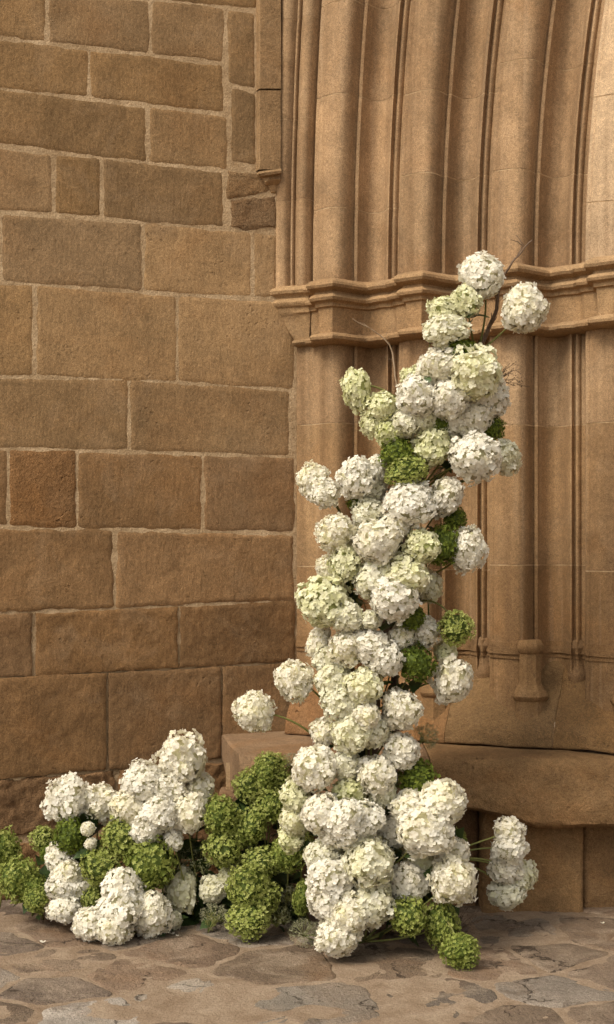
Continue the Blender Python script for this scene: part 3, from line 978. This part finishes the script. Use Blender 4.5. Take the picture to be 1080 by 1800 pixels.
HEADS = {
    'W': [head_mesh('white_head', 100 + i, 350 + 20 * (i % 3), 0.150, [M_WHITE, M_CORE_W], 0.22 + 0.04 * (i % 4)) for i in range(8)],
    'C': [head_mesh('cream_head', 200 + i, 350, 0.156, [M_CREAM, M_CORE_W], 0.25) for i in range(5)],
    'L': [head_mesh('lime_head', 300 + i, 310, 0.162, [M_LIME, M_CORE_L], 0.27) for i in range(5)],
    'G': [moss_mesh('green_head', 400 + i, 620, 0.105, [M_GREEN, M_CORE_G], 0.26) for i in range(7)],
    'D': [moss_mesh('dark_head', 500 + i, 520, 0.115, [M_DARK, M_CORE_G], 0.26) for i in range(4)],
    'Q': [lace_mesh('lace_head', 600 + i, [M_LACE, M_STEM]) for i in range(3)],
}
SORT = {'W': ('hydrangea', 'hydrangea', 'white hydrangea heads'), 'C': ('hydrangea', 'hydrangea', 'cream hydrangea heads'), 'L': ('hydrangea', 'hydrangea', 'pale lime hydrangea heads'),
        'G': ('green_snowball', 'snowball flower', 'bright green snowball heads'), 'D': ('green_snowball', 'snowball flower', 'dark green snowball heads'), 'Q': ('lace_flower', 'lace flower', 'grey green lacy umbels')}

def leaf_mesh(seed):
    rr = random.Random(seed)
    V, Fc = [], []
    n = 7
    for i in range(n + 1):
        t = i / n
        w = 0.36 * math.sin(math.pi * t ** 0.8) * (1 - 0.25 * t) + 0.01
        for q in (-1, -0.5, 0, 0.5, 1):
            ser = 1 + (0.10 if i % 2 else -0.06) * (abs(q) == 1)
            V.append((w * q * ser, t, 0.22 * abs(q) * w - 0.28 * t * t + 0.03 * rr.uniform(-1, 1)))
    return mesh('leaf', V, grid_faces(5, n + 1), M_LEAF)
LEAVES = [leaf_mesh(i) for i in range(4)]

# the column's middle line: (photo column, photo row, depth)
SPINE = [(640, 1655, 4.62), (645, 1500, 4.66), (645, 1350, 4.70), (640, 1200, 4.72), (672, 1050, 4.72), (712, 920, 4.72), (738, 820, 4.72), (790, 720, 4.72), (835, 620, 4.72)]
def spine_at(py):
    s = SPINE
    py = max(min(py, s[0][1]), s[-1][1])
    for a, b in zip(s[:-1], s[1:]):
        if py >= b[1]:
            t = (a[1] - py) / (a[1] - b[1])
            return P(a[0] + (b[0] - a[0]) * t, py, a[2] + (b[2] - a[2]) * t)

rf = random.Random(21)
def flower(px, py, rx, ry, kind, dy, label, foot=None, via=None, base=4.62, leaves=None, rot=None, stem_r=0.0032):
    Y = base + dy * 0.01 - (0.035 if kind in 'DG' and base < 4.7 else 0.0)
    if py + ry > HZ + 20: Y = min(Y, F * EYE / (py + ry * 1.03 - HZ) - 0.004)          # heads rest on the paving, not in it
    c = P(px, py, Y)
    rX, rZ = rx * Y / F, ry * Y / F
    rY = (rX + rZ) / 2
    if foot is None:
        if base < 4.7:
            f = spine_at(py + rf.uniform(60, 130))
        else:
            f = Vector((c.x + rf.uniform(-0.05, 0.09), min(c.y + rf.uniform(0.03, 0.12), 5.12), max(0.012, c.z * 0.12)))
    else:
        f = P(*foot)
    name, cat, group = SORT[kind]
    e = empty(name, f)
    tag(e, label, cat, group)
    ms = HEADS[kind]
    h = obj('flower_head', ms[rf.randrange(len(ms))], e)
    h['kind'] = 'stuff'
    h.location = c - f
    if kind == 'Q':
        h.rotation_euler = (rf.uniform(0.3, 0.9), rf.uniform(-0.4, 0.4), rf.uniform(0, 6.28))
        k = 1.06
        h.scale = (rX * k, rY * k, rZ * k)
    else:
        # turn the mesh any way round, then squash it to the outline the photo shows
        q = Matrix.Rotation(rf.uniform(0, 6.28), 3, 'Z') @ Matrix.Rotation(rf.uniform(0, 3.1), 3, 'X') @ Matrix.Rotation(rf.uniform(0, 6.28), 3, 'Y')
        k = 1.11
        S = Matrix.Diagonal((rX * k, rY * k, rZ * k))
        if rot is None: rot = rf.uniform(-25, 25) if abs(rx - ry) < 5 else 0
        if abs(rx - ry) < 5: S = Matrix.Diagonal((rX * k * rf.uniform(0.90, 1.10), rY * k * rf.uniform(0.9, 1.1), rZ * k * rf.uniform(0.90, 1.10)))
        if rot: S = Matrix.Rotation(R(rot), 3, 'Y') @ S
        m = (S @ q).to_4x4()
        m.translation = c - f
        h.matrix_local = m
    # stem from the foot to inside the head
    a = Vector((0, 0, 0)); b = c - f
    if via is not None: mid = P(*via) - f
    else: mid = b * 0.55 + Vector((rf.uniform(-0.01, 0.01), rf.uniform(-0.01, 0.01), -0.10 * b.length))
    tip = b - (b - mid).normalized() * min(rX, rZ) * 0.5
    pts = bez(a, mid, tip, 9)
    v, fc = tube(pts, [stem_r * (1.25 - 0.5 * i / 9) for i in range(10)], 6)
    obj('stem', mesh('stem', v, fc, M_STEM), e)
    nl = leaves if leaves is not None else (2 if kind in 'WCL' else 1)
    for i in range(nl):
        t = pts[rf.randrange(4, 8)]
        lf = obj('leaf', LEAVES[rf.randrange(4)], e)
        s = rf.uniform(0.045, 0.075)
        lf.location = t
        lf.scale = (s, s, s)
        lf.rotation_euler = (rf.uniform(-0.6, 0.9), rf.uniform(-0.7, 0.7), rf.uniform(0, 6.28))
    return e

COLUMN = """
848 486 34 36 W -2|round white bloom at the very top of the column, below the bare twig
922 543 37 42 W -6|lone oval white bloom on a straight stem, right of the column's top
819 531 27 24 L -4|pale lime bloom just under the topmost white bloom
781 549 28 25 L -3|pale lime bloom leaning left under the column's top
784 580 40 25 C -8|flat white bloom under the two pale lime ones near the top
808 615 32 20 D -3|dark green tuft below the flat white bloom near the top
771 645 36 33 W -7|white bloom at upper left of the big top cluster
836 657 44 40 C -10|large creamy white bloom at upper right of the big top cluster
734 697 36 33 W -8|white bloom at the left edge of the big top cluster
787 703 34 32 W -9|white bloom in the middle of the big top cluster
861 700 33 36 W -2|white bloom at the right edge of the big top cluster
833 733 32 30 W -3|white bloom at the lower right of the big top cluster
794 738 30 28 W -2|white bloom at the bottom of the big top cluster
728 667 20 21 L 0|small lime bloom peeping out left of the big top cluster
627 687 20 36 L -2|narrow lime bloom hanging far out on a thin stem at the left
672 718 29 27 L -4|lime bloom right of the narrow hanging lime bloom
657 744 24 24 L -2|lime bloom under the narrow hanging lime bloom
683 762 24 22 L -5|lime bloom just above the dark green tufts at left of the column
714 742 28 28 C -6|cream bloom below the left white bloom of the top cluster
746 738 26 27 C -4|cream bloom tucked under the middle of the top cluster
760 785 33 30 L -5|pale lime bloom hanging at the bottom of the top cluster
796 780 24 22 L 2|shaded lime bloom beside the gap above two crossing stems
773 748 20 21 D -1|dark green tuft inside the big top cluster
861 752 24 25 D 5|dark green tuft behind the top cluster, above the right white bloom
699 798 30 26 D -3|upper dark green tuft at left of the column
713 829 39 23 G -6|wide green tuft under the upper dark one at left of the column
835 804 42 40 W -10|big round white bloom on a thick stem, right below the top cluster
886 803 20 36 C 3|shaded cream bloom half hidden behind the big right white one
549 843 27 28 W -2|upper bloom of the white pair standing out far left
571 866 28 26 W -5|lower bloom of the white pair standing out far left
626 841 29 37 W -7|tall white bloom at left, level with the green tufts
662 823 20 20 W -2|small white bloom between the tall white one and the green tufts
657 862 22 21 C -1|cream bloom under the small white one at left
627 884 16 13 D 0|tiny dark green tuft under the tall white bloom
719 884 46 36 W -10|broad white bloom in the middle, under the wide green tuft
783 872 26 38 W -5|tall white bloom at right of the broad middle one
648 903 28 28 C -6|cream bloom at left of the broad middle white one
664 952 42 38 W -12|large white bloom at the column's waist on the left
700 922 26 25 W -9|small white bloom above the large waist bloom
592 938 33 34 W -7|round white bloom at the left edge, above a lime one
742 961 27 32 L -11|pale lime bloom beside a dark green tuft at the waist
780 958 24 36 D -3|tall dark green tuft between lime and white blooms at the waist
800 913 19 19 D 2|dark green tuft under the tall right white bloom
820 966 28 39 W -4|oval white bloom sticking out right at the waist
606 990 25 31 L -8|yellow lime bloom under the round left white one
575 1000 17 24 W -2|small white bloom left of the yellow lime one
712 1012 42 35 C -11|creamy bloom right of centre below the waist
657 1020 34 34 C -9|creamy bloom left of centre below the waist
693 1052 42 38 W -13|big low white bloom in the middle of the column
752 1030 22 30 C 2|shaded cream bloom behind, right of the big middle white bloom
571 1058 44 42 L -7|large pale green bloom bulging at the left edge
611 1085 28 28 C -9|cream bloom right of the large pale green one
652 1090 18 18 C -10|small cream bloom under the big middle white bloom
723 1087 25 18 D -4|small dark green tuft right of the column's middle
747 1110 27 27 W -1|white bloom right of the small dark green tuft
709 1120 25 24 W -4|white bloom left of and below the small dark green tuft
561 1129 19 28 W 0|narrow white bloom at the left edge under the pale green one
611 1138 32 31 W -8|white bloom in the left half, below the cream one
650 1137 36 27 W -9|white bloom in the middle, above the dark gap
681 1161 28 27 W -10|white bloom just above the dark gap in the column
578 1159 24 24 C -3|white bloom low at the left edge, above the outlying stem
732 1165 30 33 D -3|large dark green tuft right of the dark gap
802 1103 32 27 G -3|bright green tuft drooping on an arched stem at the right
783 1146 21 22 L 3|shaded lime bloom under the drooping bright green tuft
796 1196 26 44 W -4|long tilted white bloom standing out right on a stem
517 1196 30 37 W -3|oval white bloom standing out left, upper of two
447 1252 29 38 W -4|farthest left of the two white blooms on curved stems
587 1197 32 32 C -6|white bloom right of the two outlying left stems
638 1210 37 28 C -10|cream bloom left of the dark gap
602 1235 31 30 C -8|cream bloom on the left above the ledge
645 1257 22 21 W -13|small bright white bloom in front of the cream ones
706 1248 36 37 W -7|white bloom at the right edge below the dark gap
618 1290 34 33 C -10|creamy green bloom in the lower middle
655 1285 28 27 C -8|cream bloom right of the creamy green one
570 1285 23 25 W -3|white bloom at the left edge where the lower stem enters
706 1320 32 33 W -6|white bloom at the right edge, above the leafy green
748 1296 19 26 Q 4|grey green lacy umbel at the column's right edge
553 1350 38 38 W -9|round white bloom at the left, beside the green tufts
606 1345 26 25 C -7|cream bloom right of the round left white one
733 1366 32 34 D 1|leafy dark green tuft under the right edge blooms
614 1394 38 21 L -6|yellow green bloom between white ones low on the column
662 1363 32 31 W -9|white bloom in the middle, above the yellow green one
674 1394 25 23 C -6|cream bloom just right of the yellow green one
568 1431 36 35 W -12|white bloom at left of the wide white mass
606 1443 36 34 W -15|white bloom at the centre of the wide white mass
639 1440 31 31 W -12|white bloom at the right of the wide white mass
586 1468 27 21 W -11|white bloom at the bottom of the wide white mass
519 1402 24 28 L -4|pale lime bloom left of the wide white mass
517 1442 24 26 C -3|pale cream bloom low at left, beside the green tufts
513 1475 22 20 L -1|pale lime bloom just above the low green tufts
777 1411 45 37 W -10|rounded white bloom at the upper right of the foot cluster
719 1420 30 31 W -9|white bloom at upper left of the right foot cluster
748 1459 50 43 W -14|largest white bloom of the right foot cluster
690 1462 27 30 W -2|shaded white bloom behind, between the two foot clusters
797 1545 42 43 W -13|low round white bloom at the right of the foot
795 1499 30 28 W -8|white bloom between the largest and the low right one
742 1512 30 28 C 0|shaded cream bloom behind the low right white one
718 1553 33 34 W -7|white bloom in the middle of the foot
647 1516 48 43 C -14|large creamy bloom in the middle of the foot
568 1506 28 33 C -10|white bloom at the left top of the foot cluster
582 1545 38 36 W -14|white bloom at the left of the foot cluster
576 1582 33 31 W -14|white bloom lower left in the foot cluster
653 1588 42 38 C -13|white bloom right of centre in the foot cluster
612 1610 38 36 W -17|white bloom low in the middle of the foot cluster
594 1649 38 30 W -18|lowest white bloom, touching the paving at the column's foot
718 1610 35 31 G -10|bright green tuft at the foot, right of the lowest white bloom
776 1627 31 42 G -5|tall shaded green tuft at the foot of the column
810 1671 30 30 G -20|dangling green tuft resting on the paving at far right
804 1474 16 16 G 3|tiny green tuft beside the right foot cluster
895 1463 25 26 W 14|top bloom of the white spray in front of the bench
894 1494 29 29 W 12|second bloom of the white spray in front of the bench
888 1525 27 25 W 13|third bloom of the white spray in front of the bench
914 1540 27 29 C 18|shaded cream bloom at the right of the white spray before the bench
891 1569 32 24 C 15|lowest bloom of the white spray in front of the bench
"""
FOOT = {  # stems the photograph shows: (foot, bend)
    (848, 486): ((842, 612, 4.66), (860, 545, 4.66)), (922, 543): ((848, 614, 4.64), (880, 590, 4.62)), (627, 687): ((705, 705, 4.66), (655, 668, 4.63)),
    (835, 804): ((748, 850, 4.66), (790, 822, 4.6)), (549, 843): ((605, 920, 4.68), (595, 880, 4.66)), (571, 866): ((608, 925, 4.66), (592, 885, 4.62)),
    (802, 1103): ((715, 1062, 4.66), (772, 1040, 4.62)), (796, 1196): ((690, 1235, 4.70), (745, 1195, 4.66)), (517, 1196): ((590, 1260, 4.66), (555, 1210, 4.62)),
    (447, 1252): ((570, 1310, 4.68), (520, 1258, 4.62)), (810, 1671): ((742, 1570, 4.60), (790, 1610, 4.50)), (895, 1463): ((760, 1510, 4.70), (840, 1480, 4.74)),
    (894, 1494): ((760, 1512, 4.70), (840, 1486, 4.74)), (888, 1525): ((765, 1515, 4.70), (840, 1500, 4.74)), (914, 1540): ((765, 1515, 4.72), (840, 1500, 4.76)), (891, 1569): ((765, 1518, 4.70), (840, 1510, 4.76)),
    (820, 966): ((735, 1020, 4.70), (790, 1000, 4.66)), (626, 841): ((690, 850, 4.70), (665, 838, 4.62)),
}
ROT = {(796, 1196): 18, (781, 549): 0, (922, 543): -14, (627, 687): -14, (447, 1252): -16}
for row in COLUMN.strip().splitlines():
    a, label = row.split('|')
    px, py, rx, ry, kind, dy = a.split()
    px, py = int(px), int(py)
    ft, via = FOOT.get((px, py), (None, None))
    flower(px, py, float(rx), float(ry), kind, float(dy), label, ft, via, rot=ROT.get((px, py)), leaves=0 if ft else None)

LOW_BED = """
322 1333 38 39 W 6|highest white bloom of the low bed, against the wall
252 1378 36 33 W 2|white bloom left of and below the highest one in the low bed
290 1391 32 32 W 3|white bloom directly below the highest one in the low bed
351 1387 21 30 W 8|shaded white bloom at the right edge of the white mound
231 1417 32 31 W 2|white bloom at the left edge of the white mound
330 1428 33 36 W 0|white bloom at the lower right of the white mound
281 1430 35 33 W -3|white bloom in the middle of the white mound
258 1458 28 26 W -3|white bloom at the bottom left of the white mound
304 1477 18 20 W -2|small white bloom hanging under the white mound
118 1406 36 37 W 8|round white bloom standing alone at left before the wall
174 1411 32 35 W 12|white bloom right of the lone left one, slightly behind
124 1470 28 32 D 3|dark green tuft under the lone left white bloom
154 1457 13 12 W -1|tiny white floret cluster right of the dark green tuft
160 1483 10 11 W -1|tiniest white floret cluster above the green tufts
104 1510 21 28 W 4|narrow white bloom under the dark green tuft at left
120 1538 28 25 W 0|white bloom in the middle of the left stack
110 1561 26 25 W -2|creamy white bloom low in the left stack
138 1560 20 24 W 0|white bloom beside the pale green tuft in the left stack
114 1599 28 22 W -6|lowest white bloom of the left stack, on the paving
6 1493 28 34 G 10|green tuft cut by the photo's left edge
30 1545 33 38 G 4|large green tuft at far left, near the wall's foot
58 1560 28 28 G 2|green tuft right of the large far left one
64 1583 22 20 G -3|lowest green tuft at far left, on the paving
77 1475 23 24 G 12|green tuft behind, left of the dark green one
88 1500 18 18 D 8|small dark tuft behind the left white stack
214 1474 32 34 G 1|pale green tuft below the left edge of the white mound
176 1524 32 34 G -2|pale green tuft left of the largest green one
264 1518 42 46 G -4|largest green tuft in the left bed
163 1578 19 22 G -2|small green tuft above the front white bloom
216 1566 38 35 W -11|upper bloom of the big front white mass
212 1603 42 38 W -15|central bloom of the big front white mass
160 1624 27 30 W -13|left bloom of the big front white mass
197 1634 30 25 W -18|lowest bloom of the big front white mass
267 1608 32 38 W -10|right bloom of the big front white mass
318 1564 25 37 C 4|shaded tan bloom right of the largest green tuft
306 1617 14 16 C 0|little shaded bloom right of the front white mass
348 1511 32 26 Q 6|large lacy umbel between the white mound and green tufts
388 1435 35 33 G 0|green tuft at the left top of the green hill
419 1462 26 28 G 2|green tuft tucked in the middle of the green hill
443 1450 26 32 G 1|green tuft right of the middle of the green hill
394 1490 34 32 G -2|green tuft low on the left side of the green hill
474 1345 28 21 G 8|topmost green tuft, before the ledge
443 1381 30 30 G 6|green tuft left of and below the topmost one
466 1364 26 24 G 5|green tuft just below the topmost one
489 1370 22 24 G 8|green tuft right of the topmost one, beside a lacy umbel
479 1414 26 31 G 3|green tuft between the topmost ones and the pale lime blooms
511 1342 16 20 Q 12|small lacy umbel beside the topmost green tufts
507 1502 34 30 G -6|green tuft at right, touching the column's foot
528 1482 24 22 G -5|smaller green tuft against the column's foot
462 1516 34 24 G -4|green tuft bridging the hill and the front green mass
437 1560 40 38 G -12|upper half of the front green mass
462 1578 28 34 G -11|right side of the front green mass
437 1618 38 29 G -17|lowest tuft of the front green mass, on the paving
535 1576 17 31 G -12|narrow green tuft beside the column's foot
376 1562 24 25 C 2|shaded cream bloom left of the front green mass
404 1541 18 18 C 3|smaller shaded cream bloom behind the front green mass
379 1613 27 26 Q -4|feathery grey green umbel on the paving, left of the green mass
486 1617 27 27 Q -6|grey green umbel on the paving, right of the green mass
535 1640 26 23 Q -14|dense lacy umbel on the paving, beside the lowest white bloom
513 1577 22 22 Q -2|pale lacy umbel behind the narrow green tuft
"""
for row in LOW_BED.strip().splitlines():
    a, label = row.split('|')
    px, py, rx, ry, kind, dy = a.split()
    flower(int(px), int(py), float(rx), float(ry), kind, float(dy), label, base=4.84)

# ------------------------------------------------------------------ branches that carry the column
def branch(name, pts, r0, r1, label, mat, sides=(), n=7, cat='branch', wig=0.006):
    pts = [P(*q) for q in pts]
    path = []
    for i in range(len(pts) - 1):
        for t in range(5):
            p = pts[i].lerp(pts[i + 1], t / 5)
            path.append(p + Vector((nz(p, 23, 1), nz(p, 23, 5), nz(p, 23, 9))) * wig)
    path.append(pts[-1])
    base = path[0].copy()
    m = len(path) - 1
    e = empty(name, base)
    tag(e, label, cat)
    v, f = tube([p - base for p in path], [r0 + (r1 - r0) * i / m for i in range(m + 1)], n)
    obj('main_stem', mesh('main_stem', v, f, mat), e)
    for sp, ra, rb in sides:
        q = [P(*s) - base for s in sp]
        q2 = []
        for i in range(len(q) - 1):
            for t in range(4):
                p = q[i].lerp(q[i + 1], t / 4)
                q2.append(p + Vector((nz(p, 40, 1), nz(p, 40, 5), nz(p, 40, 9))) * wig * 0.6)
        q2.append(q[-1])
        v, f = tube(q2, [ra + (rb - ra) * i / (len(q2) - 1) for i in range(len(q2))], 5)
        obj('side_twig', mesh('side_twig', v, f, mat), e)
    return e
zf = lambda Y: HZ + F * EYE / Y
branch('support_branch', [(640, zf(4.66), 4.66), (650, 1400, 4.72), (660, 1200, 4.75), (690, 1050, 4.76), (722, 900, 4.76), (780, 740, 4.76), (835, 620, 4.74)], 0.022, 0.010,
       'thick dark branch running up inside the flower column', M_WOOD)
branch('support_branch', [(668, zf(4.70), 4.70), (690, 1420, 4.76), (697, 1230, 4.76), (690, 1150, 4.78), (700, 950, 4.80), (745, 830, 4.78), (800, 700, 4.80)], 0.018, 0.007,
       'dark branch seen through the gap right of the column', M_WOOD)
branch('support_branch', [(610, zf(4.70), 4.70), (606, 1480, 4.66), (600, 1330, 4.74), (612, 1200, 4.76), (640, 1080, 4.78)], 0.012, 0.006,
       'slim dark branch behind the wide white mass', M_WOOD)
branch('bare_twig', [(842, 617, 4.68), (858, 580, 4.67), (872, 545, 4.66), (880, 505, 4.66), (885, 483, 4.66), (905, 455, 4.65), (936, 422, 4.64)], 0.0085, 0.0020,
       'bare brown twig rising past the topmost white bloom', M_WOOD,
       [([(908, 452, 4.65), (921, 430, 4.65), (907, 413, 4.65)], 0.0022, 0.0010), ([(919, 431, 4.65), (912, 424, 4.65), (898, 421, 4.65)], 0.0018, 0.0009), ([(862, 572, 4.67), (866, 560, 4.64), (864, 550, 4.62)], 0.003, 0.001),
        ([(878, 530, 4.66), (873, 526, 4.65), (871, 518, 4.64)], 0.0022, 0.0008), ([(858, 578, 4.67), (868, 566, 4.68), (874, 556, 4.68)], 0.004, 0.001)], cat='twig')
branch('dry_twig', [(702, 712, 4.70), (697, 670, 4.72), (692, 625, 4.74), (686, 604, 4.74), (672, 592, 4.74), (650, 577, 4.73), (620, 560, 4.72)], 0.0034, 0.0013,
       'thin dry twig arching left above the lime blooms', M_DRY,
       [([(686, 604, 4.74), (679, 596, 4.73), (680, 583, 4.72)], 0.0012, 0.0005), ([(692, 632, 4.74), (683, 631, 4.73), (677, 627, 4.72)], 0.0012, 0.0005), ([(650, 577, 4.73), (640, 568, 4.74), (632, 566, 4.74)], 0.0008, 0.0004)], cat='twig')
rw = random.Random(77)
def spray(name, px, py, Y, ang0, n, L, label, mat, cat, foot=None):
    b = P(px, py, Y)
    e = empty(name, b)
    tag(e, label, cat)
    for i in range(n):
        a = R(ang0 + rw.uniform(-38, 38))
        l = L * rw.uniform(0.55, 1.0)
        d = Vector((math.cos(a), rw.uniform(-0.5, 0.3), math.sin(a))).normalized()
        pts = bez(Vector((0, 0, 0)), d * l * 0.5 + Vector((0, 0, 0.01)), d * l, 5)
        V, Fc = tube(pts, [0.0011, 0.001, 0.0009, 0.0008, 0.0007, 0.0006], 4)
        for k in range(9):
            q = pts[rw.randrange(2, 6)]
            d2 = (d + Vector((rw.gauss(0, .6), rw.gauss(0, .6), rw.gauss(0, .6)))).normalized() * l * rw.uniform(0.12, 0.3)
            v, f = tube([q, q + d2], [0.0006, 0.0004], 3)
            o = len(V); V += v; Fc += [tuple(x + o for x in y) for y in f]
            v, f = tube([q + d2 - d2.normalized() * 0.002, q + d2 * 1.0, q + d2 + d2.normalized() * 0.002], [0.0006, 0.0021, 0.0006], 4)
            o = len(V); V += v; Fc += [tuple(x + o for x in y) for y in f]
        s = obj('twiglet', mesh('twiglet', V, Fc, mat), e)
        s['kind'] = 'stuff'
spray('dried_spray', 868, 672, 4.70, 22, 8, 0.10, 'wispy brown dried spray at the right of the big top cluster', M_WOOD, 'dried flower')
spray('dried_spray', 800, 1640, 4.58, 40, 8, 0.10, 'wispy dark dried spray low behind the green tufts at the foot', M_WOOD, 'dried flower')
spray('dried_spray', 366, 1640, 4.72, 80, 7, 0.07, 'feathery pale green spray on the paving beside the feathery umbel', M_STEM, 'dried flower')

# dark leafy stems that fill the gaps between the heads
SPOTS, used = [], set()
for row in (COLUMN + LOW_BED).strip().splitlines():
    if '|' in row:
        a, lb = row.split('|'); a = a.split(); SPOTS.append((int(a[0]), int(a[1]), lb))
def leafy(px, py, Y, n, label, group, size=0.085):
    for q in sorted(SPOTS, key=lambda q: (q[0] - px) ** 2 + (q[1] - py) ** 2):
        lb = 'dark leaves behind the ' + q[2]
        if lb not in used and len(lb.split()) <= 16:
            used.add(lb); label = lb
            break
    top = P(px, py, Y)
    f = Vector((top.x + rw.uniform(-0.04, 0.04), top.y + rw.uniform(0.0, 0.06), max(0.01, top.z - rw.uniform(0.14, 0.30))))
    e = empty('leafy_stem', f)
    tag(e, label, 'foliage', group)
    pts = bez(Vector((0, 0, 0)), (top - f) * 0.5 + Vector((rw.uniform(-0.03, 0.03), 0, 0)), top - f, 6)
    v, fc = tube(pts, [0.003 - 0.0003 * i for i in range(7)], 5)
    obj('stem', mesh('stem', v, fc, M_STEM), e)
    for i in range(n):
        l = obj('leaf', LEAVES[rw.randrange(4)], e)
        k = size * rw.uniform(0.7, 1.2)
        l.location = pts[rw.randrange(2, 7)]
        l.scale = (k * 1.3, k, k)
        l.rotation_euler = (rw.uniform(-0.5, 1.2), rw.uniform(-0.8, 0.8), rw.uniform(0, 6.28))
for px, py in [(70, 1530), (110, 1500), (150, 1500), (160, 1440), (190, 1560), (215, 1520), (250, 1570), (290, 1540), (330, 1500), (350, 1480), (345, 1560), (330, 1600), (365, 1530), (400, 1540), (420, 1520),
               (455, 1480), (480, 1470), (490, 1540), (510, 1560), (530, 1530), (440, 1420), (470, 1560), (360, 1590), (300, 1590), (500, 1600), (415, 1590)]:
    leafy(px, py, 4.93, 8, 'dark leafy stem in the shadows between the low bed flowers', 'leafy stems in the low bed')
for px, py in [(640, 1600), (700, 1590), (740, 1580), (770, 1560), (690, 1500), (620, 1490), (600, 1480), (690, 1440), (730, 1400), (640, 1400), (590, 1390), (690, 1340), (640, 1320), (680, 1220), (700, 1190), (640, 1180),
               (600, 1170), (690, 1100), (640, 1060), (620, 1020), (720, 980), (760, 940), (690, 960), (640, 920), (740, 860), (680, 840), (780, 760), (730, 720), (820, 700), (790, 660), (560, 1450), (740, 1620)]:
    leafy(px, py, 4.75, 7, 'dark leafy stem deep inside the flower column', 'leafy stems in the column', 0.07)

# single dark leaves that stand out between the blooms
for px, py, Y, s, rx, rz, lb in [(846, 505, 4.55, 0.040, 1.2, 0.3, 'small dark leaf under the topmost white bloom'), (756, 604, 4.56, 0.045, 1.4, 1.2, 'dark leaf below the flat white bloom at left'),
                                 (821, 560, 4.56, 0.045, 1.0, -1.3, 'dark leaf right of the flat white bloom near the top'), (748, 674, 4.50, 0.034, 1.2, -0.4, 'dark leaf on the left of the big top cluster'),
                                 (800, 1478, 4.55, 0.05, 1.2, -1.0, 'green leaf beside the right foot cluster')]:
    e = empty('leaf_sprig', P(px, py, Y))
    tag(e, lb, 'leaf')
    l1 = obj('leaf', LEAVES[1], e); l1.scale = (s * 1.5, s, s); l1.rotation_euler = (rx, 0.2, rz)
    v, f = tube([Vector((0, 0, 0)), Vector((0, 0.03, -0.01)), Vector((0.01, 0.10, -0.03))], 0.0015, 5)
    obj('stalk', mesh('stalk', v, f, M_STEM), e)

# fallen petals
def fallen(px, py, s, lb, rz):
    x, y = floor_pt(px, py)
    V, Fc, T = [], [], []
    for k in range(3):
        a = rz + k * 2.0
        petal(V, Fc, T, Vector((0, 0, 0.004)), Vector((math.cos(a), math.sin(a), 0.25)), Vector((-math.sin(a), math.cos(a), 0)), Vector((0, 0, 1)), s, s, s * 0.4, 0.3)
    me = mesh('fallen_floret', V, Fc, M_WHITE)
    add_tone(me, T)
    o = obj('fallen_floret', me, None, None, (x, y, 0.003))
    tag(o, lb, 'petal', 'fallen florets on the paving')
fallen(75, 1661, 0.011, 'fallen white floret on the paving at far left', 0.4)
fallen(304, 1646, 0.009, 'fallen white floret beside the front white mass', 1.2)
fallen(312, 1649, 0.006, 'smallest fallen petal beside the front white mass', 2.5)
rb = random.Random(9)
for i, (px, py, w) in enumerate([(889, 1694, 'right of the dangling green tuft'), (862, 1668, 'near the shaded spray'), (955, 1650, 'before the bench at right'), (640, 1745, 'in front of the column'), (470, 1730, 'before the front green mass'),
                                 (720, 1702, 'under the bright green tuft'), (1010, 1660, 'near the bench corner'), (250, 1720, 'before the front white mass'), (400, 1660, 'at the edge of the front green mass')]):
    x, y = floor_pt(px, py)
    V, Fc, T = [], [], []
    a = rb.uniform(0, 6.28)
    petal(V, Fc, T, Vector((0, 0, 0.003)), Vector((math.cos(a), math.sin(a), 0.1)), Vector((-math.sin(a), math.cos(a), 0)), Vector((0, 0, 1)), rb.uniform(0.012, 0.02), 0.007, 0.006, 0.5)
    o = obj('leaf_scrap', mesh('leaf_scrap', V, Fc, M_WOOD), None, None, (x, y, 0.004))
    tag(o, 'tiny dark leaf scrap on the paving ' + w, 'leaf scrap', 'scraps on the paving')
fallen(1060, 1627, 0.008, 'fallen white floret on the paving at far right', 0.9)
